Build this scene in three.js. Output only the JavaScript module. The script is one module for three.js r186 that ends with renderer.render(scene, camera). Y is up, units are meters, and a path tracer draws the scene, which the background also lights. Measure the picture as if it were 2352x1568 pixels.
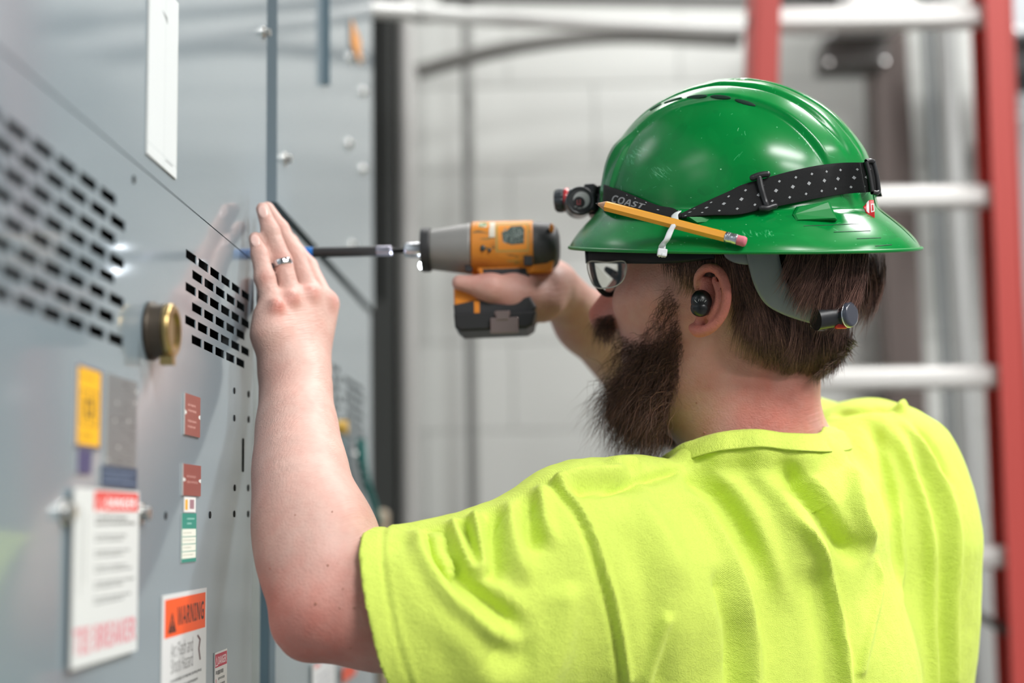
import * as THREE from 'three';
import { mergeGeometries } from 'three/addons/utils/BufferGeometryUtils.js';
import { RoundedBoxGeometry } from 'three/addons/geometries/RoundedBoxGeometry.js';
import { RectAreaLightUniformsLib } from 'three/addons/lights/RectAreaLightUniformsLib.js';

// ---------------------------------------------------------------- camera
const F = 3267, CX = 1176, CY = 784;                 // focal length and centre of the 2352 x 1568 frame
const scene = new THREE.Scene();
scene.background = new THREE.Color(0x000000);
const camera = new THREE.PerspectiveCamera(2 * Math.atan(784 / F) * 180 / Math.PI, 1.5, 0.05, 40);
camera.rotation.order = 'YXZ';
camera.position.set(0, 1.42, 0);
camera.rotation.set(Math.atan(411 / F), 0, -Math.PI / 180);
camera.focus = 1.17;
camera.userData.fStop = 2.25;
camera.updateMatrixWorld(true);
const renderer = new THREE.WebGLRenderer({ antialias: true });
renderer.toneMapping = THREE.LinearToneMapping;
renderer.toneMappingExposure = 1.2;
renderer.shadowMap.enabled = true;

// ---------------------------------------------------------------- helpers
const V = (x, y, z) => new THREE.Vector3(x, y, z);
const camRot = new THREE.Matrix3().setFromMatrix4(camera.matrixWorld);
const ray = (px, py) => V((px - CX) / F, -(py - CY) / F, -1).applyMatrix3(camRot);          // reaches optical depth 1
const at = (px, py, z) => ray(px, py).multiplyScalar(z).add(camera.position);     // point at optical depth z
const lerp = THREE.MathUtils.lerp, clamp = THREE.MathUtils.clamp, smooth = (a, b, x) => { const t = clamp((x - a) / (b - a), 0, 1); return t * t * (3 - 2 * t); };
function rng(seed) { let s = seed >>> 0; return () => { s = (s + 0x6d2b79f5) | 0; let t = Math.imul(s ^ (s >>> 15), 1 | s); t = (t + Math.imul(t ^ (t >>> 7), 61 | t)) ^ t; return ((t ^ (t >>> 14)) >>> 0) / 4294967296; }; }
const hash3 = (x, y, z) => { let h = Math.imul(x, 374761393) ^ Math.imul(y, 668265263) ^ Math.imul(z, 2147483647 ^ 0x5bd1e995); h = Math.imul(h ^ (h >>> 13), 1274126177); return ((h ^ (h >>> 16)) >>> 0) / 4294967296; };
function noise(x, y, z) {
  const ix = Math.floor(x), iy = Math.floor(y), iz = Math.floor(z); let fx = x - ix, fy = y - iy, fz = z - iz;
  fx = fx * fx * (3 - 2 * fx); fy = fy * fy * (3 - 2 * fy); fz = fz * fz * (3 - 2 * fz);
  const c = (a, b, d) => hash3(ix + a, iy + b, iz + d);
  return lerp(lerp(lerp(c(0, 0, 0), c(1, 0, 0), fx), lerp(c(0, 1, 0), c(1, 1, 0), fx), fy), lerp(lerp(c(0, 0, 1), c(1, 0, 1), fx), lerp(c(0, 1, 1), c(1, 1, 1), fx), fy), fz) * 2 - 1;
}
const used = new Map();
function numbered(n) { const k = used.get(n) ?? 0; used.set(n, k + 1); return k ? n + '_' + String(k).padStart(3, '0') : n; }
function tag(o, label, category, group) { o.userData.label = label; o.userData.category = category; if (group) o.userData.group = group; return o; }
function thing(name, label, category, pos = V(0, 0, 0), group) {
  const g = new THREE.Group(); g.name = numbered(name); g.position.copy(pos); scene.add(g); g.updateMatrixWorld(true);
  return tag(g, label, category, group);
}
function struct(name) { const g = new THREE.Group(); g.name = name; g.userData.kind = 'structure'; scene.add(g); return g; }
// mesh whose geometry is given in world axes (local = false) or in the parent's own axes (local = true)
function part(parent, name, geo, mat, local = false, label) {
  if (Array.isArray(geo)) geo = merge(geo);
  if (!local) { parent.updateMatrixWorld(true); geo.applyMatrix4(parent.matrixWorld.clone().invert()); }
  const m = new THREE.Mesh(geo, mat); m.name = name; m.castShadow = m.receiveShadow = true; if (label) m.userData.label = label;
  parent.add(m); return m;
}
function solo(name, geo, mat, label, category, group) {
  if (Array.isArray(geo)) geo = merge(geo);
  const m = new THREE.Mesh(geo, mat); m.name = numbered(name); m.castShadow = m.receiveShadow = true; scene.add(m);
  return tag(m, label, category, group);
}
function merge(list) {
  const l = list.map((g) => { const h = g.index ? g.toNonIndexed() : g; for (const k of Object.keys(h.attributes)) if (!['position', 'normal', 'uv'].includes(k)) h.deleteAttribute(k); if (!h.attributes.uv) h.setAttribute('uv', new THREE.BufferAttribute(new Float32Array(h.attributes.position.count * 2), 2)); return h; });
  return mergeGeometries(l);
}
function canvasTex(w, h, draw, srgb = true) {
  const c = document.createElement('canvas'); c.width = w; c.height = h; draw(c.getContext('2d'), w, h);
  const t = new THREE.CanvasTexture(c); if (srgb) t.colorSpace = THREE.SRGBColorSpace; t.wrapS = t.wrapT = THREE.RepeatWrapping; return t;
}
function noiseTex(n, f, lo = 0, hi = 255) {            // tiling grey noise, f(u, v) in 0..1
  const d = new Uint8Array(n * n * 4);
  for (let y = 0; y < n; y++) for (let x = 0; x < n; x++) { const v = clamp(lerp(lo, hi, f(x / n, y / n)), 0, 255); const o = (y * n + x) * 4; d[o] = d[o + 1] = d[o + 2] = v; d[o + 3] = 255; }
  const t = new THREE.DataTexture(d, n, n); t.magFilter = THREE.LinearFilter; t.minFilter = THREE.LinearFilter; t.wrapS = t.wrapT = THREE.RepeatWrapping; t.needsUpdate = true; return t;
}
const tileNoise = (u, v, f, seed) => { const m = (a) => ((a % f) + f) % f, x = u * f, y = v * f, ix = Math.floor(x), iy = Math.floor(y); let fx = x - ix, fy = y - iy; fx = fx * fx * (3 - 2 * fx); fy = fy * fy * (3 - 2 * fy); const c = (a, b) => hash3(m(ix + a), m(iy + b), seed); return lerp(lerp(c(0, 0), c(1, 0), fx), lerp(c(0, 1), c(1, 1), fx), fy); };
const repeat = (t, x, y) => { const c = t.clone(); c.repeat.set(x, y); c.needsUpdate = true; return c; };
const std = (color, roughness = 0.5, metalness = 0, extra = {}) => new THREE.MeshStandardMaterial({ color, roughness, metalness, ...extra });
const phys = (color, roughness = 0.5, metalness = 0, extra = {}) => new THREE.MeshPhysicalMaterial({ color, roughness, metalness, ...extra });
const boxAt = (x0, x1, y0, y1, z0, z1) => new THREE.BoxGeometry(x1 - x0, y1 - y0, z1 - z0).translate((x0 + x1) / 2, (y0 + y1) / 2, (z0 + z1) / 2);
const rbox = (w, h, d, r, seg = 2) => new RoundedBoxGeometry(w, h, d, seg, r);
function rodBetween(a, b, r, seg = 20, r2 = r) { const d = b.clone().sub(a), g = new THREE.CylinderGeometry(r2, r, d.length(), seg, 1); g.applyQuaternion(new THREE.Quaternion().setFromUnitVectors(V(0, 1, 0), d.clone().normalize())); const m = a.clone().add(b).multiplyScalar(0.5); return g.translate(m.x, m.y, m.z); }
function tube(pts, r, seg = 40, rad = 8, closed = false) { return new THREE.TubeGeometry(new THREE.CatmullRomCurve3(pts, closed), seg, r, rad, closed); }
const frameOf = (X, Y, Z, p) => new THREE.Matrix4().makeBasis(X, Y, Z).setPosition(p);
function latheAlong(profile, seg, origin, axis, up = V(0, 1, 0)) {   // profile: [distance along axis, radius]
  const g = new THREE.LatheGeometry(profile.map(([d, r]) => new THREE.Vector2(Math.max(r, 1e-5), d)), seg);
  const Y = axis.clone().normalize(), X = up.clone().cross(Y).normalize(), Z = X.clone().cross(Y).normalize();
  return g.applyMatrix4(frameOf(X, Y, Z, origin));
}
// ---------------------------------------------------------------- lamps and room
RectAreaLightUniformsLib.init();
const M = {
  panel: phys(new THREE.Color(0.2, 0.255, 0.29), 0.42, 0, { clearcoat: 1, clearcoatRoughness: 0.09 }),
  frame: phys(new THREE.Color(0.3, 0.345, 0.36), 0.3, 0),
  gap: std(new THREE.Color(0.09, 0.145, 0.18), 0.5),
  inside: std(new THREE.Color(0.006, 0.006, 0.007), 0.9),
  zinc: std(new THREE.Color(0.62, 0.62, 0.6), 0.32, 1),
  white: std(0xe9ebe8, 0.55),
  black: std(new THREE.Color(0.012, 0.012, 0.014), 0.4),
  wall: std(new THREE.Color(0.2, 0.2, 0.2), 0.8),
  conduit: std(new THREE.Color(0.19, 0.195, 0.188), 0.5, 0.1),
  pale: std(new THREE.Color(0.62, 0.62, 0.6), 0.5),
};
const ROOM = { x0: -1.1, x1: 3.6, z0: -3.2, z1: 3.0, h: 3.7 };
const LAMPS = [[1.5, -1.85, 0.6, 0.36, 88], [1.5, 0.9, 1.3, 0.5, 44], [2.9, -0.1, 0.5, 1.3, 20], [3.2, 1.2, 0.4, 0.95, 14], [2.3, 2.3, 1.3, 0.5, 44], [0.1, -2.75, 1.3, 0.4, 15]];
{
  const glow = new THREE.MeshStandardMaterial({ color: 0xffffff, emissive: new THREE.Color(1, 0.985, 0.95), emissiveIntensity: 2.5 });
  LAMPS.forEach(([x, z, w, d, power], i) => {
    const L = thing('ceiling_lamp', ['short white ceiling light panel high above the ladder', 'white ceiling light panel over the space behind the photographer', 'white ceiling light panel turned crosswise near the right side', 'short white ceiling light panel along the right wall', 'white ceiling light panel in the far corner behind the photographer', 'white ceiling light panel over the far end of the cabinet row'][i], 'ceiling light', V(x, ROOM.h, z), 'ceiling light panels');
    part(L, 'housing', [boxAt(-w / 2 - 0.02, w / 2 + 0.02, -0.06, 0, -d / 2 - 0.02, d / 2 + 0.02)], M.white, true);
    part(L, 'diffuser', boxAt(-w / 2, w / 2, -0.064, -0.058, -d / 2, d / 2), glow, true);
    const r = new THREE.RectAreaLight(new THREE.Color(1, 0.99, 0.975), power, w, d);
    r.position.set(0, -0.07, 0); r.rotation.x = -Math.PI / 2; L.add(r);
  });
}
{
  const R = ROOM, t = 0.15;
  const concrete = std(0xffffff, 0.6, 0, { map: canvasTex(512, 512, (c, w, h) => { c.fillStyle = '#6b6a67'; c.fillRect(0, 0, w, h); const r = rng(5); for (let i = 0; i < 3000; i++) { c.fillStyle = `rgba(${r() < 0.5 ? '60,58,55' : '190,188,182'},${0.08 * r()})`; const s = 2 + r() * 30; c.beginPath(); c.arc(r() * w, r() * h, s, 0, 7); c.fill(); } }) });
  part(struct('floor'), 'floor_slab', boxAt(R.x0 - t, R.x1 + t, -0.15, 0, R.z0 - t, R.z1 + t), concrete);
  part(struct('ceiling'), 'ceiling_slab', boxAt(R.x0 - t, R.x1 + t, R.h, R.h + 0.15, R.z0 - t, R.z1 + t), std(new THREE.Color(0.32, 0.32, 0.32), 0.9));
  part(struct('wall_left'), 'wall_surface', boxAt(R.x0 - t, R.x0, 0, R.h, R.z0, R.z1), M.wall);
  part(struct('wall_right'), 'wall_surface', boxAt(R.x1, R.x1 + t, 0, R.h, R.z0, R.z1), std(new THREE.Color(0.24, 0.24, 0.24), 0.8));
  part(struct('wall_front'), 'wall_surface', boxAt(R.x0 - t, R.x1 + t, 0, R.h, R.z1, R.z1 + t), std(new THREE.Color(0.1, 0.105, 0.11), 0.8));
  const back = struct('wall_back');
  part(back, 'wall_core', boxAt(R.x0 - t, R.x1 + t, 0, R.h, R.z0 - t, R.z0 - 0.012), std(new THREE.Color(0.46, 0.47, 0.45), 0.85));
  // painted concrete blocks, each with its own rounded arris
  const tones = [0, 1, 2, 3].map((i) => std(new THREE.Color(0.52, 0.535, 0.515).multiplyScalar(0.985 + 0.01 * i), 0.7));
  const gb = rbox(0.3985, 0.1985, 0.03, 0.0022, 1), rr = rng(9);
  for (let row = 0; row < 18; row++) for (let k = -3; k < 9; k++) {
    const x = k * 0.4 + (row % 2) * 0.2 + 0.2; if (x < R.x0 + 0.2 || x > R.x1 - 0.2) continue;
    const m = new THREE.Mesh(gb, tones[Math.floor(rr() * 4)]); m.name = 'block'; m.position.set(x, row * 0.2 + 0.12, R.z0 - 0.0145); m.receiveShadow = m.castShadow = true; back.add(m);
  }
}
// ---------------------------------------------------------------- cabinet row (switchgear), in its own frame: s along, h up, t out
const PHI = 1.84 * Math.PI / 180, PA = 0.282;
const PN = V(Math.cos(PHI), 0, Math.sin(PHI)), PU = V(Math.sin(PHI), 0, -Math.cos(PHI)), PO = PN.clone().multiplyScalar(-PA);
function pan(px, py, t = 0) { const d = ray(px, py), k = (t - PA - PN.dot(camera.position)) / PN.dot(d), p = camera.position.clone().addScaledVector(d, k); return { s: p.clone().sub(PO).dot(PU), h: p.y }; }
const panM = frameOf(PU, V(0, 1, 0), PN, PO);
const onPan = (s, h, t = 0) => PO.clone().addScaledVector(PU, s).addScaledVector(PN, t).setY(h);
function cab(name, label) { const g = thing(name, label, 'cabinet', PO); g.rotation.y = Math.PI / 2 - PHI; g.updateMatrixWorld(true); return g; }
const slab = (s0, s1, h0, h1, t0, t1) => boxAt(s0, s1, h0, h1, t0, t1);
function sheet(s0, s1, h0, h1, t0, t1, holes) {
  const sh = new THREE.Shape([[s0, h0], [s1, h0], [s1, h1], [s0, h1]].map((p) => new THREE.Vector2(...p)));
  for (const [a, b, c, d] of holes) sh.holes.push(new THREE.Path([[a, c], [a, d], [b, d], [b, c]].map((p) => new THREE.Vector2(...p))));
  return new THREE.ExtrudeGeometry(sh, { depth: t1 - t0, bevelEnabled: false }).translate(0, 0, t0);
}
function slots(sEnd, sStart, hTop, rows, dir) {      // staggered half-inch louvre slots
  const out = [];
  for (let r = 0; r < rows; r++) {
    const h = hTop - r * 0.0127;
    if (dir < 0) for (let s = sEnd + (r % 2 ? 0.0205 : 0); s - 0.031 > sStart; s -= 0.0382) out.push([s - 0.031, s, h - 0.0034, h + 0.0034]);
    else for (let s = sStart + (r % 2 ? 0.0195 : 0); s + 0.02 < sEnd; s += 0.0382) out.push([s, s + 0.031, h - 0.0034, h + 0.0034]);
  }
  return out;
}
const bolt = (s, h, t, r = 0.006) => [new THREE.CylinderGeometry(r, r * 1.05, 0.005, 6).rotateX(Math.PI / 2).translate(s, h, t + 0.0045), new THREE.CylinderGeometry(r * 1.5, r * 1.6, 0.002, 20).rotateX(Math.PI / 2).translate(s, h, t + 0.001)];
{
  const near = cab('switchgear_cabinet', 'grey sheet metal switchgear cabinet with staggered vent slots, nearest the camera');
  const holes = [...slots(0.888, 0.2, 1.628, 8, -1), ...slots(1.285, 1.0604, 1.6268, 6, 1)];
  const low = part(near, 'lower_cover', sheet(-0.25, 1.3025, 0.25, 1.6635, -0.0008, 0, holes), M.panel, true);
  const up = part(near, 'upper_door', sheet(-0.25, 1.356, 1.6645, 2.35, -0.002, 0, []), M.panel, true);
  part(near, 'frame', [slab(1.304, 1.3556, 0.1, 1.6635, -0.03, -0.004), slab(-0.25, 1.352, 0.1, 0.25, -0.03, -0.004)], M.frame, true);
  part(near, 'body', [slab(-0.25, 1.35, 0.02, 2.35, -0.6, -0.055), slab(-0.25, 1.35, 2.35, 2.36, -0.6, -0.002)], M.inside, true);
  part(near, 'plinth', slab(-0.25, 1.352, 0, 0.1, -0.6, -0.03), M.gap, true);
  // bolts and small holes of the cover and the door
  for (const [px, py] of [[605, 75]]) { const q = pan(px, py); part(up, 'bolt', bolt(q.s, q.h, 0, 0.004), M.zinc, true); }
  for (const [px, py] of [[307, 412], [380, 1184], [482, 1182], [538, 960], [538, 897], [539, 1120], [538, 1180]]) { const q = pan(px, py); part(low, 'hole', new THREE.CylinderGeometry(0.0028, 0.0028, 0.0022, 14).rotateX(Math.PI / 2).translate(q.s, q.h, -0.0005), M.inside, true); }
  for (const [px, py] of [[571, 905], [571, 963], [570, 1120], [570, 1180]]) { const q = pan(px, py); part(low, 'hole', new THREE.CylinderGeometry(0.003, 0.003, 0.0022, 14).rotateX(Math.PI / 2).translate(q.s, q.h, -0.0005), M.inside, true); }
  const q = pan(558, 1045); part(low, 'keyhole', rbox(0.003, 0.03, 0.002, 0.0008, 1).translate(q.s, q.h, 0), M.inside, true);

  const g2 = cab('switchgear_cabinet', 'grey switchgear cabinet farther along, beyond the blue-grey gap past the hand');
  const a = pan(760, 790), b = pan(842, 1050);
  const vents2 = [];
  for (let r = 0; r < 13; r++) for (let k = 0; k < 5; k++) { const s = 1.86 + k * 0.036 + (r % 2) * 0.017, h = 1.61 - r * 0.0127; vents2.push([s, s + 0.029, h - 0.0035, h + 0.0035]); }
  for (let r = 0; r < 12; r++) for (let k = 0; k < 2; k++) { const s = 1.755 + k * 0.036 + (r % 2) * 0.012, h = 1.615 - r * 0.0127; vents2.push([s, s + 0.026, h - 0.0035, h + 0.0035]); }
  const lowB = part(g2, 'lower_cover', sheet(1.389, 2.128, 1.34, 1.733, -0.0008, 0, vents2), M.panel, true);
  part(g2, 'breaker_door', slab(1.389, 2.128, 0.2, 1.334, -0.002, 0.004), M.panel, true);
  const upB = part(g2, 'upper_door', slab(1.389, 2.128, 1.741, 2.35, -0.02, 0.004), M.panel, true);
  part(upB, 'door_rib', slab(1.668, 1.674, 1.95, 2.34, 0.004, 0.012), M.gap, true);
  part(g2, 'gap_channel', [slab(1.356, 1.389, 0.1, 2.35, -0.05, -0.02), slab(1.389, 2.128, 1.733, 1.741, -0.02, -0.008), slab(1.389, 2.128, 1.334, 1.34, -0.02, -0.008)], M.gap, true);
  part(g2, 'edge_post', slab(1.3892, 1.396, 0.1, 1.733, -0.03, -0.0025), M.gap, true);
  part(g2, 'body', slab(1.36, 2.125, 0.02, 2.35, -0.6, -0.055), M.inside, true);
  part(g2, 'side_sheet', slab(2.122, 2.128, 0.02, 2.35, -0.6, -0.002), M.frame, true);
  part(g2, 'plinth', slab(1.356, 2.125, 0, 0.1, -0.6, -0.03), M.gap, true);
  for (const [px, py, r] of [[645, 365, 0.0045], [797, 134, 0.005], [820, 138, 0.005], [826, 212, 0.005], [793, 331, 0.005], [826, 390, 0.005], [800, 562, 0.004]]) { const e = pan(px, py); part(upB, 'bolt', bolt(e.s, e.h, 0.004, r), M.zinc, true); }
  for (const [px, py] of [[828, 1025], [820, 1045]]) { const e = pan(px, py); part(lowB, 'bolt', bolt(e.s, e.h, 0, 0.005), M.zinc, true); }
  { const e = pan(785, 985); part(lowB, 'indicator', new THREE.CylinderGeometry(0.009, 0.009, 0.012, 18).rotateX(Math.PI / 2).translate(e.s - 0.03, e.h, 0.006), std(0xc8a04a, 0.4), true, 'small amber indicator'); }
  // green ground lead hanging on the farther cabinet
  const lead = [[808, 1010], [812, 1060], [822, 1110], [838, 1160], [850, 1200]].map(([x, y]) => { const e = pan(x, y); return onPan(Math.min(e.s, 2.15), e.h, 0.012); });
  solo('ground_lead', tube(lead, 0.006, 30, 8), std(new THREE.Color(0.01, 0.16, 0.15), 0.5), 'dark green ground lead running down the farther cabinet', 'cable');

  // brass lock on the cover
  {
    const c = pan(345, 760), L = thing('brass_lock', 'round brass cylinder lock standing out from the grey cabinet cover', 'lock', onPan(c.s, c.h));
    const brass = std(new THREE.Color(0.56, 0.4, 0.17), 0.3, 1), dark = std(new THREE.Color(0.075, 0.06, 0.045), 0.45, 0.6);
    const o = onPan(c.s, c.h, 0);
    part(L, 'collar', latheAlong([[0, 0], [0, 0.0205], [0.003, 0.0205], [0.003, 0.0188], [0.0115, 0.0188], [0.013, 0.0182], [0.013, 0]], 40, o, PN), dark);
    part(L, 'face', latheAlong([[0.012, 0.0], [0.012, 0.0188], [0.016, 0.0188], [0.0175, 0.0172], [0.0175, 0.013], [0.0155, 0.012], [0.0155, 0]], 40, o, PN), brass);
    part(L, 'tab', boxAt(-0.004, 0.004, -0.024, -0.017, 0.008, 0.017).applyMatrix4(frameOf(PU, V(0, 1, 0), PN, o)), brass);
  }
}
// signs and plates: flat print on thin plates lying on the cabinet
function plate(name, corners, draw, label, category, { w = 256, h = 512, t = 0.0012, rough = 0.45, metal = 0, off = 0.0006, studs } = {}) {
  // corners in the photograph: left top, right top, right bottom, left bottom -> squared up on the cabinet
  const q = corners.map(([x, y]) => pan(x, y)), s0 = (q[0].s + q[3].s) / 2, s1 = (q[1].s + q[2].s) / 2, h1 = (q[0].h + q[1].h) / 2, h0 = (q[2].h + q[3].h) / 2;
  const W = s1 - s0, H = h1 - h0, g = thing(name, label, category, onPan((s0 + s1) / 2, (h0 + h1) / 2)); g.rotation.y = Math.PI / 2 - PHI; g.updateMatrixWorld(true);
  const map = canvasTex(w, h, (c) => draw(c, w, h)), face = std(0xffffff, rough, metal, { map }), edge = std(0xbfc2c0, 0.5);
  const geo = new THREE.BoxGeometry(W, H, t).translate(0, 0, t / 2 + off - 0.0006 + 0.0002);
  const m = new THREE.Mesh(geo, [edge, edge, edge, edge, face, edge]); m.name = 'plate'; m.castShadow = m.receiveShadow = true; g.add(m);
  if (studs) for (const [x, y] of studs) { const e = pan(x, y); const b = new THREE.Mesh(merge(bolt(0, 0, 0, 0.0045)), M.zinc); b.name = 'fixing'; b.position.copy(g.worldToLocal(onPan(e.s, e.h, 0))); b.castShadow = true; g.add(b); }
  return g;
}
const font = (c, px, text, x, y, wMax, weight = 'bold', align = 'left', fill) => { if (fill) c.fillStyle = fill; c.font = `${weight} ${px}px sans-serif`; c.textAlign = align; c.textBaseline = 'middle'; const m = c.measureText(text).width; c.save(); c.translate(x, y); if (wMax) c.scale(wMax / m, 1); c.fillText(text, 0, 0); c.restore(); };
function greek(c, x0, x1, y, lines, gap, hgt, color, seed) { const r = rng(seed); c.fillStyle = color; for (let i = 0; i < lines; i++) { let x = x0; const end = x1 - r() * (x1 - x0) * 0.35; while (x < end) { const w = 6 + r() * 22; c.fillRect(x, y + i * gap, Math.min(w, end - x), hgt * (0.8 + 0.3 * r())); x += w + 5; } } }
plate('paper_sheet', [[335, -60], [404, -20], [404, 415], [338, 355]], (c, w, h) => {
  c.fillStyle = '#d3d8d9'; c.fillRect(0, 0, w, h); c.strokeStyle = 'rgba(140,150,155,.5)'; c.lineWidth = 2; c.beginPath(); c.moveTo(w * 0.55, 0); c.lineTo(w * 0.55, h); c.moveTo(0, h * 0.935); c.lineTo(w, h * 0.935); c.stroke();
  c.fillStyle = '#7b8182'; c.beginPath(); c.moveTo(w * 0.42, h * 0.155); c.lineTo(w * 0.6, h * 0.16); c.lineTo(w * 0.62, h * 0.2); c.fill(); c.fillRect(w * 0.6, h * 0.945, w * 0.25, 4);
  c.strokeStyle = '#b9beb9'; c.lineWidth = 3; c.beginPath(); c.moveTo(w - 3, h * 0.25); for (let i = 0; i < 20; i++) c.lineTo(w - 3 - (i % 3) * 3, h * (0.25 + i * 0.037)); c.stroke();
}, 'tall blank white paper sheet taped to the upper grey cabinet door', 'paper');
plate('logo_plate', [[170, 838], [230, 848], [226, 1030], [170, 1026]], (c, w, h) => {
  c.fillStyle = '#453f63'; c.fillRect(0, 0, w, h); c.fillStyle = '#f0b414'; c.fillRect(14, 14, w - 28, h - 28);
  c.fillStyle = '#40351c'; const k = 10; c.fillRect(50, 150, w - 100, k); c.fillRect(50, 362, w - 100, k); c.fillRect(50, 150, k, 222); c.fillRect(w - 60, 150, k, 222);
  c.fillRect(88, 200, w - 176, k * 2.4); c.fillRect(88, 300, w - 176, k * 2.4); c.fillRect(88, 200, 22, 122); c.fillRect(w - 110, 200, 22, 122);
  greek(c, 40, w - 40, 62, 1, 26, 16, '#8a6c14', 5); greek(c, 50, w - 50, 420, 2, 26, 10, '#6a5210', 3);
}, 'yellow and purple maker plate with a square emblem on the cabinet cover', 'plate');
plate('name_plate', [[240, 862], [310, 872], [308, 1072], [238, 1072]], (c, w, h) => {
  c.fillStyle = '#8a9093'; c.fillRect(0, 0, w, h); const r = rng(4); for (let i = 0; i < 60; i++) { c.fillStyle = `rgba(60,64,66,${0.15 + 0.4 * r()})`; c.fillRect(w * 0.15 + r() * w * 0.7, r() * h, 6 + r() * 40, 6); } for (let i = 0; i < 8; i++) { c.fillStyle = 'rgba(230,235,235,.75)'; c.beginPath(); c.arc(r() * w, r() * h, 10, 0, 7); c.fill(); }
}, 'dull silver rating plate beside the yellow maker plate', 'plate', { rough: 0.35, metal: 0.5 });
plate('blue_label', [[228, 1070], [311, 1073], [310, 1122], [226, 1118]], (c, w, h) => { c.fillStyle = '#33465f'; c.fillRect(0, 0, w, h); greek(c, 20, w - 10, 60, 3, 60, 18, '#70809a', 8); }, 'small dark blue label just above the red and white danger sign', 'label', { h: 256, t: 0.001 });
plate('purple_label', [[172, 1030], [207, 1033], [205, 1090], [174, 1086]], (c, w, h) => { c.fillStyle = '#49466d'; c.fillRect(0, 0, w, h); }, 'small purple label under the yellow maker plate', 'label', { h: 256, t: 0.001 });
plate('danger_sign', [[157, 1122], [306, 1126], [302, 1492], [148, 1540]], (c, w, h) => {
  c.fillStyle = '#d3d6d5'; c.fillRect(0, 0, w, h); c.fillStyle = '#d8302a'; c.fillRect(w * 0.28, 14, w * 0.7, h * 0.115);
  c.strokeStyle = '#fff'; c.lineWidth = 5; c.beginPath(); c.moveTo(w * 0.33, h * 0.125); c.lineTo(w * 0.38, h * 0.05); c.lineTo(w * 0.43, h * 0.125); c.closePath(); c.stroke(); font(c, 84, 'DANGER', w * 0.45, h * 0.078, w * 0.49, 'bold', 'left', '#fff');
  greek(c, w * 0.3, w * 0.95, h * 0.16, 2, 34, 18, '#4a4e50', 17);
  for (let i = 0; i < 5; i++) { greek(c, w * 0.3, w * 0.95, h * (0.27 + i * 0.09), 2, 24, 12, '#63686a', 20 + i); }
  c.fillStyle = '#9b9fa0'; c.fillRect(w * 0.08, h * 0.1, 7, h * 0.5); c.fillRect(w * 0.15, h * 0.14, 7, h * 0.4);
  font(c, 205, 'TIE BREAKER', w * 0.03, h * 0.86, w * 0.94, 'bold', 'left', '#d0707f');
}, 'tall white danger sign with a red header on the near cabinet cover', 'sign', { w: 512, h: 1024, off: 0.003, studs: [[145, 1176], [321, 1179]] });
plate('brown_plate', [[421, 903], [457, 912], [455, 1004], [420, 998]], (c, w, h) => { c.fillStyle = '#8c5149'; c.fillRect(0, 0, w, h); greek(c, 50, w - 40, 120, 2, 70, 26, '#b98880', 31); greek(c, 50, w - 40, 320, 2, 70, 26, '#b98880', 32); c.fillStyle = '#d8d6d2'; c.beginPath(); c.arc(4, h / 2 - 20, 26, 0, 7); c.arc(w - 4, h / 2, 26, 0, 7); c.fill(); }, 'small brown engraved plate, the upper of the two below the vent slots', 'plate');
plate('brown_plate', [[417, 1066], [458, 1068], [457, 1138], [416, 1139]], (c, w, h) => { c.fillStyle = '#8c4c44'; c.fillRect(0, 0, w, h); greek(c, 50, w - 40, 180, 2, 90, 40, '#ad7a72', 34); c.fillStyle = '#d8d6d2'; c.beginPath(); c.arc(4, h / 2, 30, 0, 7); c.arc(w - 4, h / 2, 30, 0, 7); c.fill(); }, 'small brown engraved plate just above the green and white label', 'plate');
plate('white_sticker', [[420, 1141], [447, 1142], [446, 1176], [420, 1176]], (c, w, h) => { c.fillStyle = '#e8e6e2'; c.fillRect(0, 0, w, h); c.fillStyle = '#e3ac35'; c.fillRect(20, 40, 60, 180); c.fillStyle = '#a07a82'; c.fillRect(120, 40, 100, 160); }, 'tiny white sticker with a yellow stripe between brown plate and green label', 'sticker', { h: 256, t: 0.0008 });
plate('green_label', [[414, 1179], [449, 1178], [447, 1288], [414, 1293]], (c, w, h) => { c.fillStyle = '#2f8a78'; c.fillRect(0, 0, w, h); c.fillStyle = '#e9ebdd'; c.fillRect(8, 165, w - 16, h * 0.6); c.fillStyle = '#2f8a78'; for (let i = 1; i < 4; i++) c.fillRect(0, 165 + i * h * 0.15, w, 8); c.fillStyle = '#8ec3b6'; c.fillRect(90, 50, 130, 14); c.fillRect(90, 100, 80, 14); greek(c, 20, w - 30, 200, 4, 77, 10, '#a8b09c', 44); }, 'narrow green and white test label below the brown plate', 'label', { t: 0.0008 });
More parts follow.
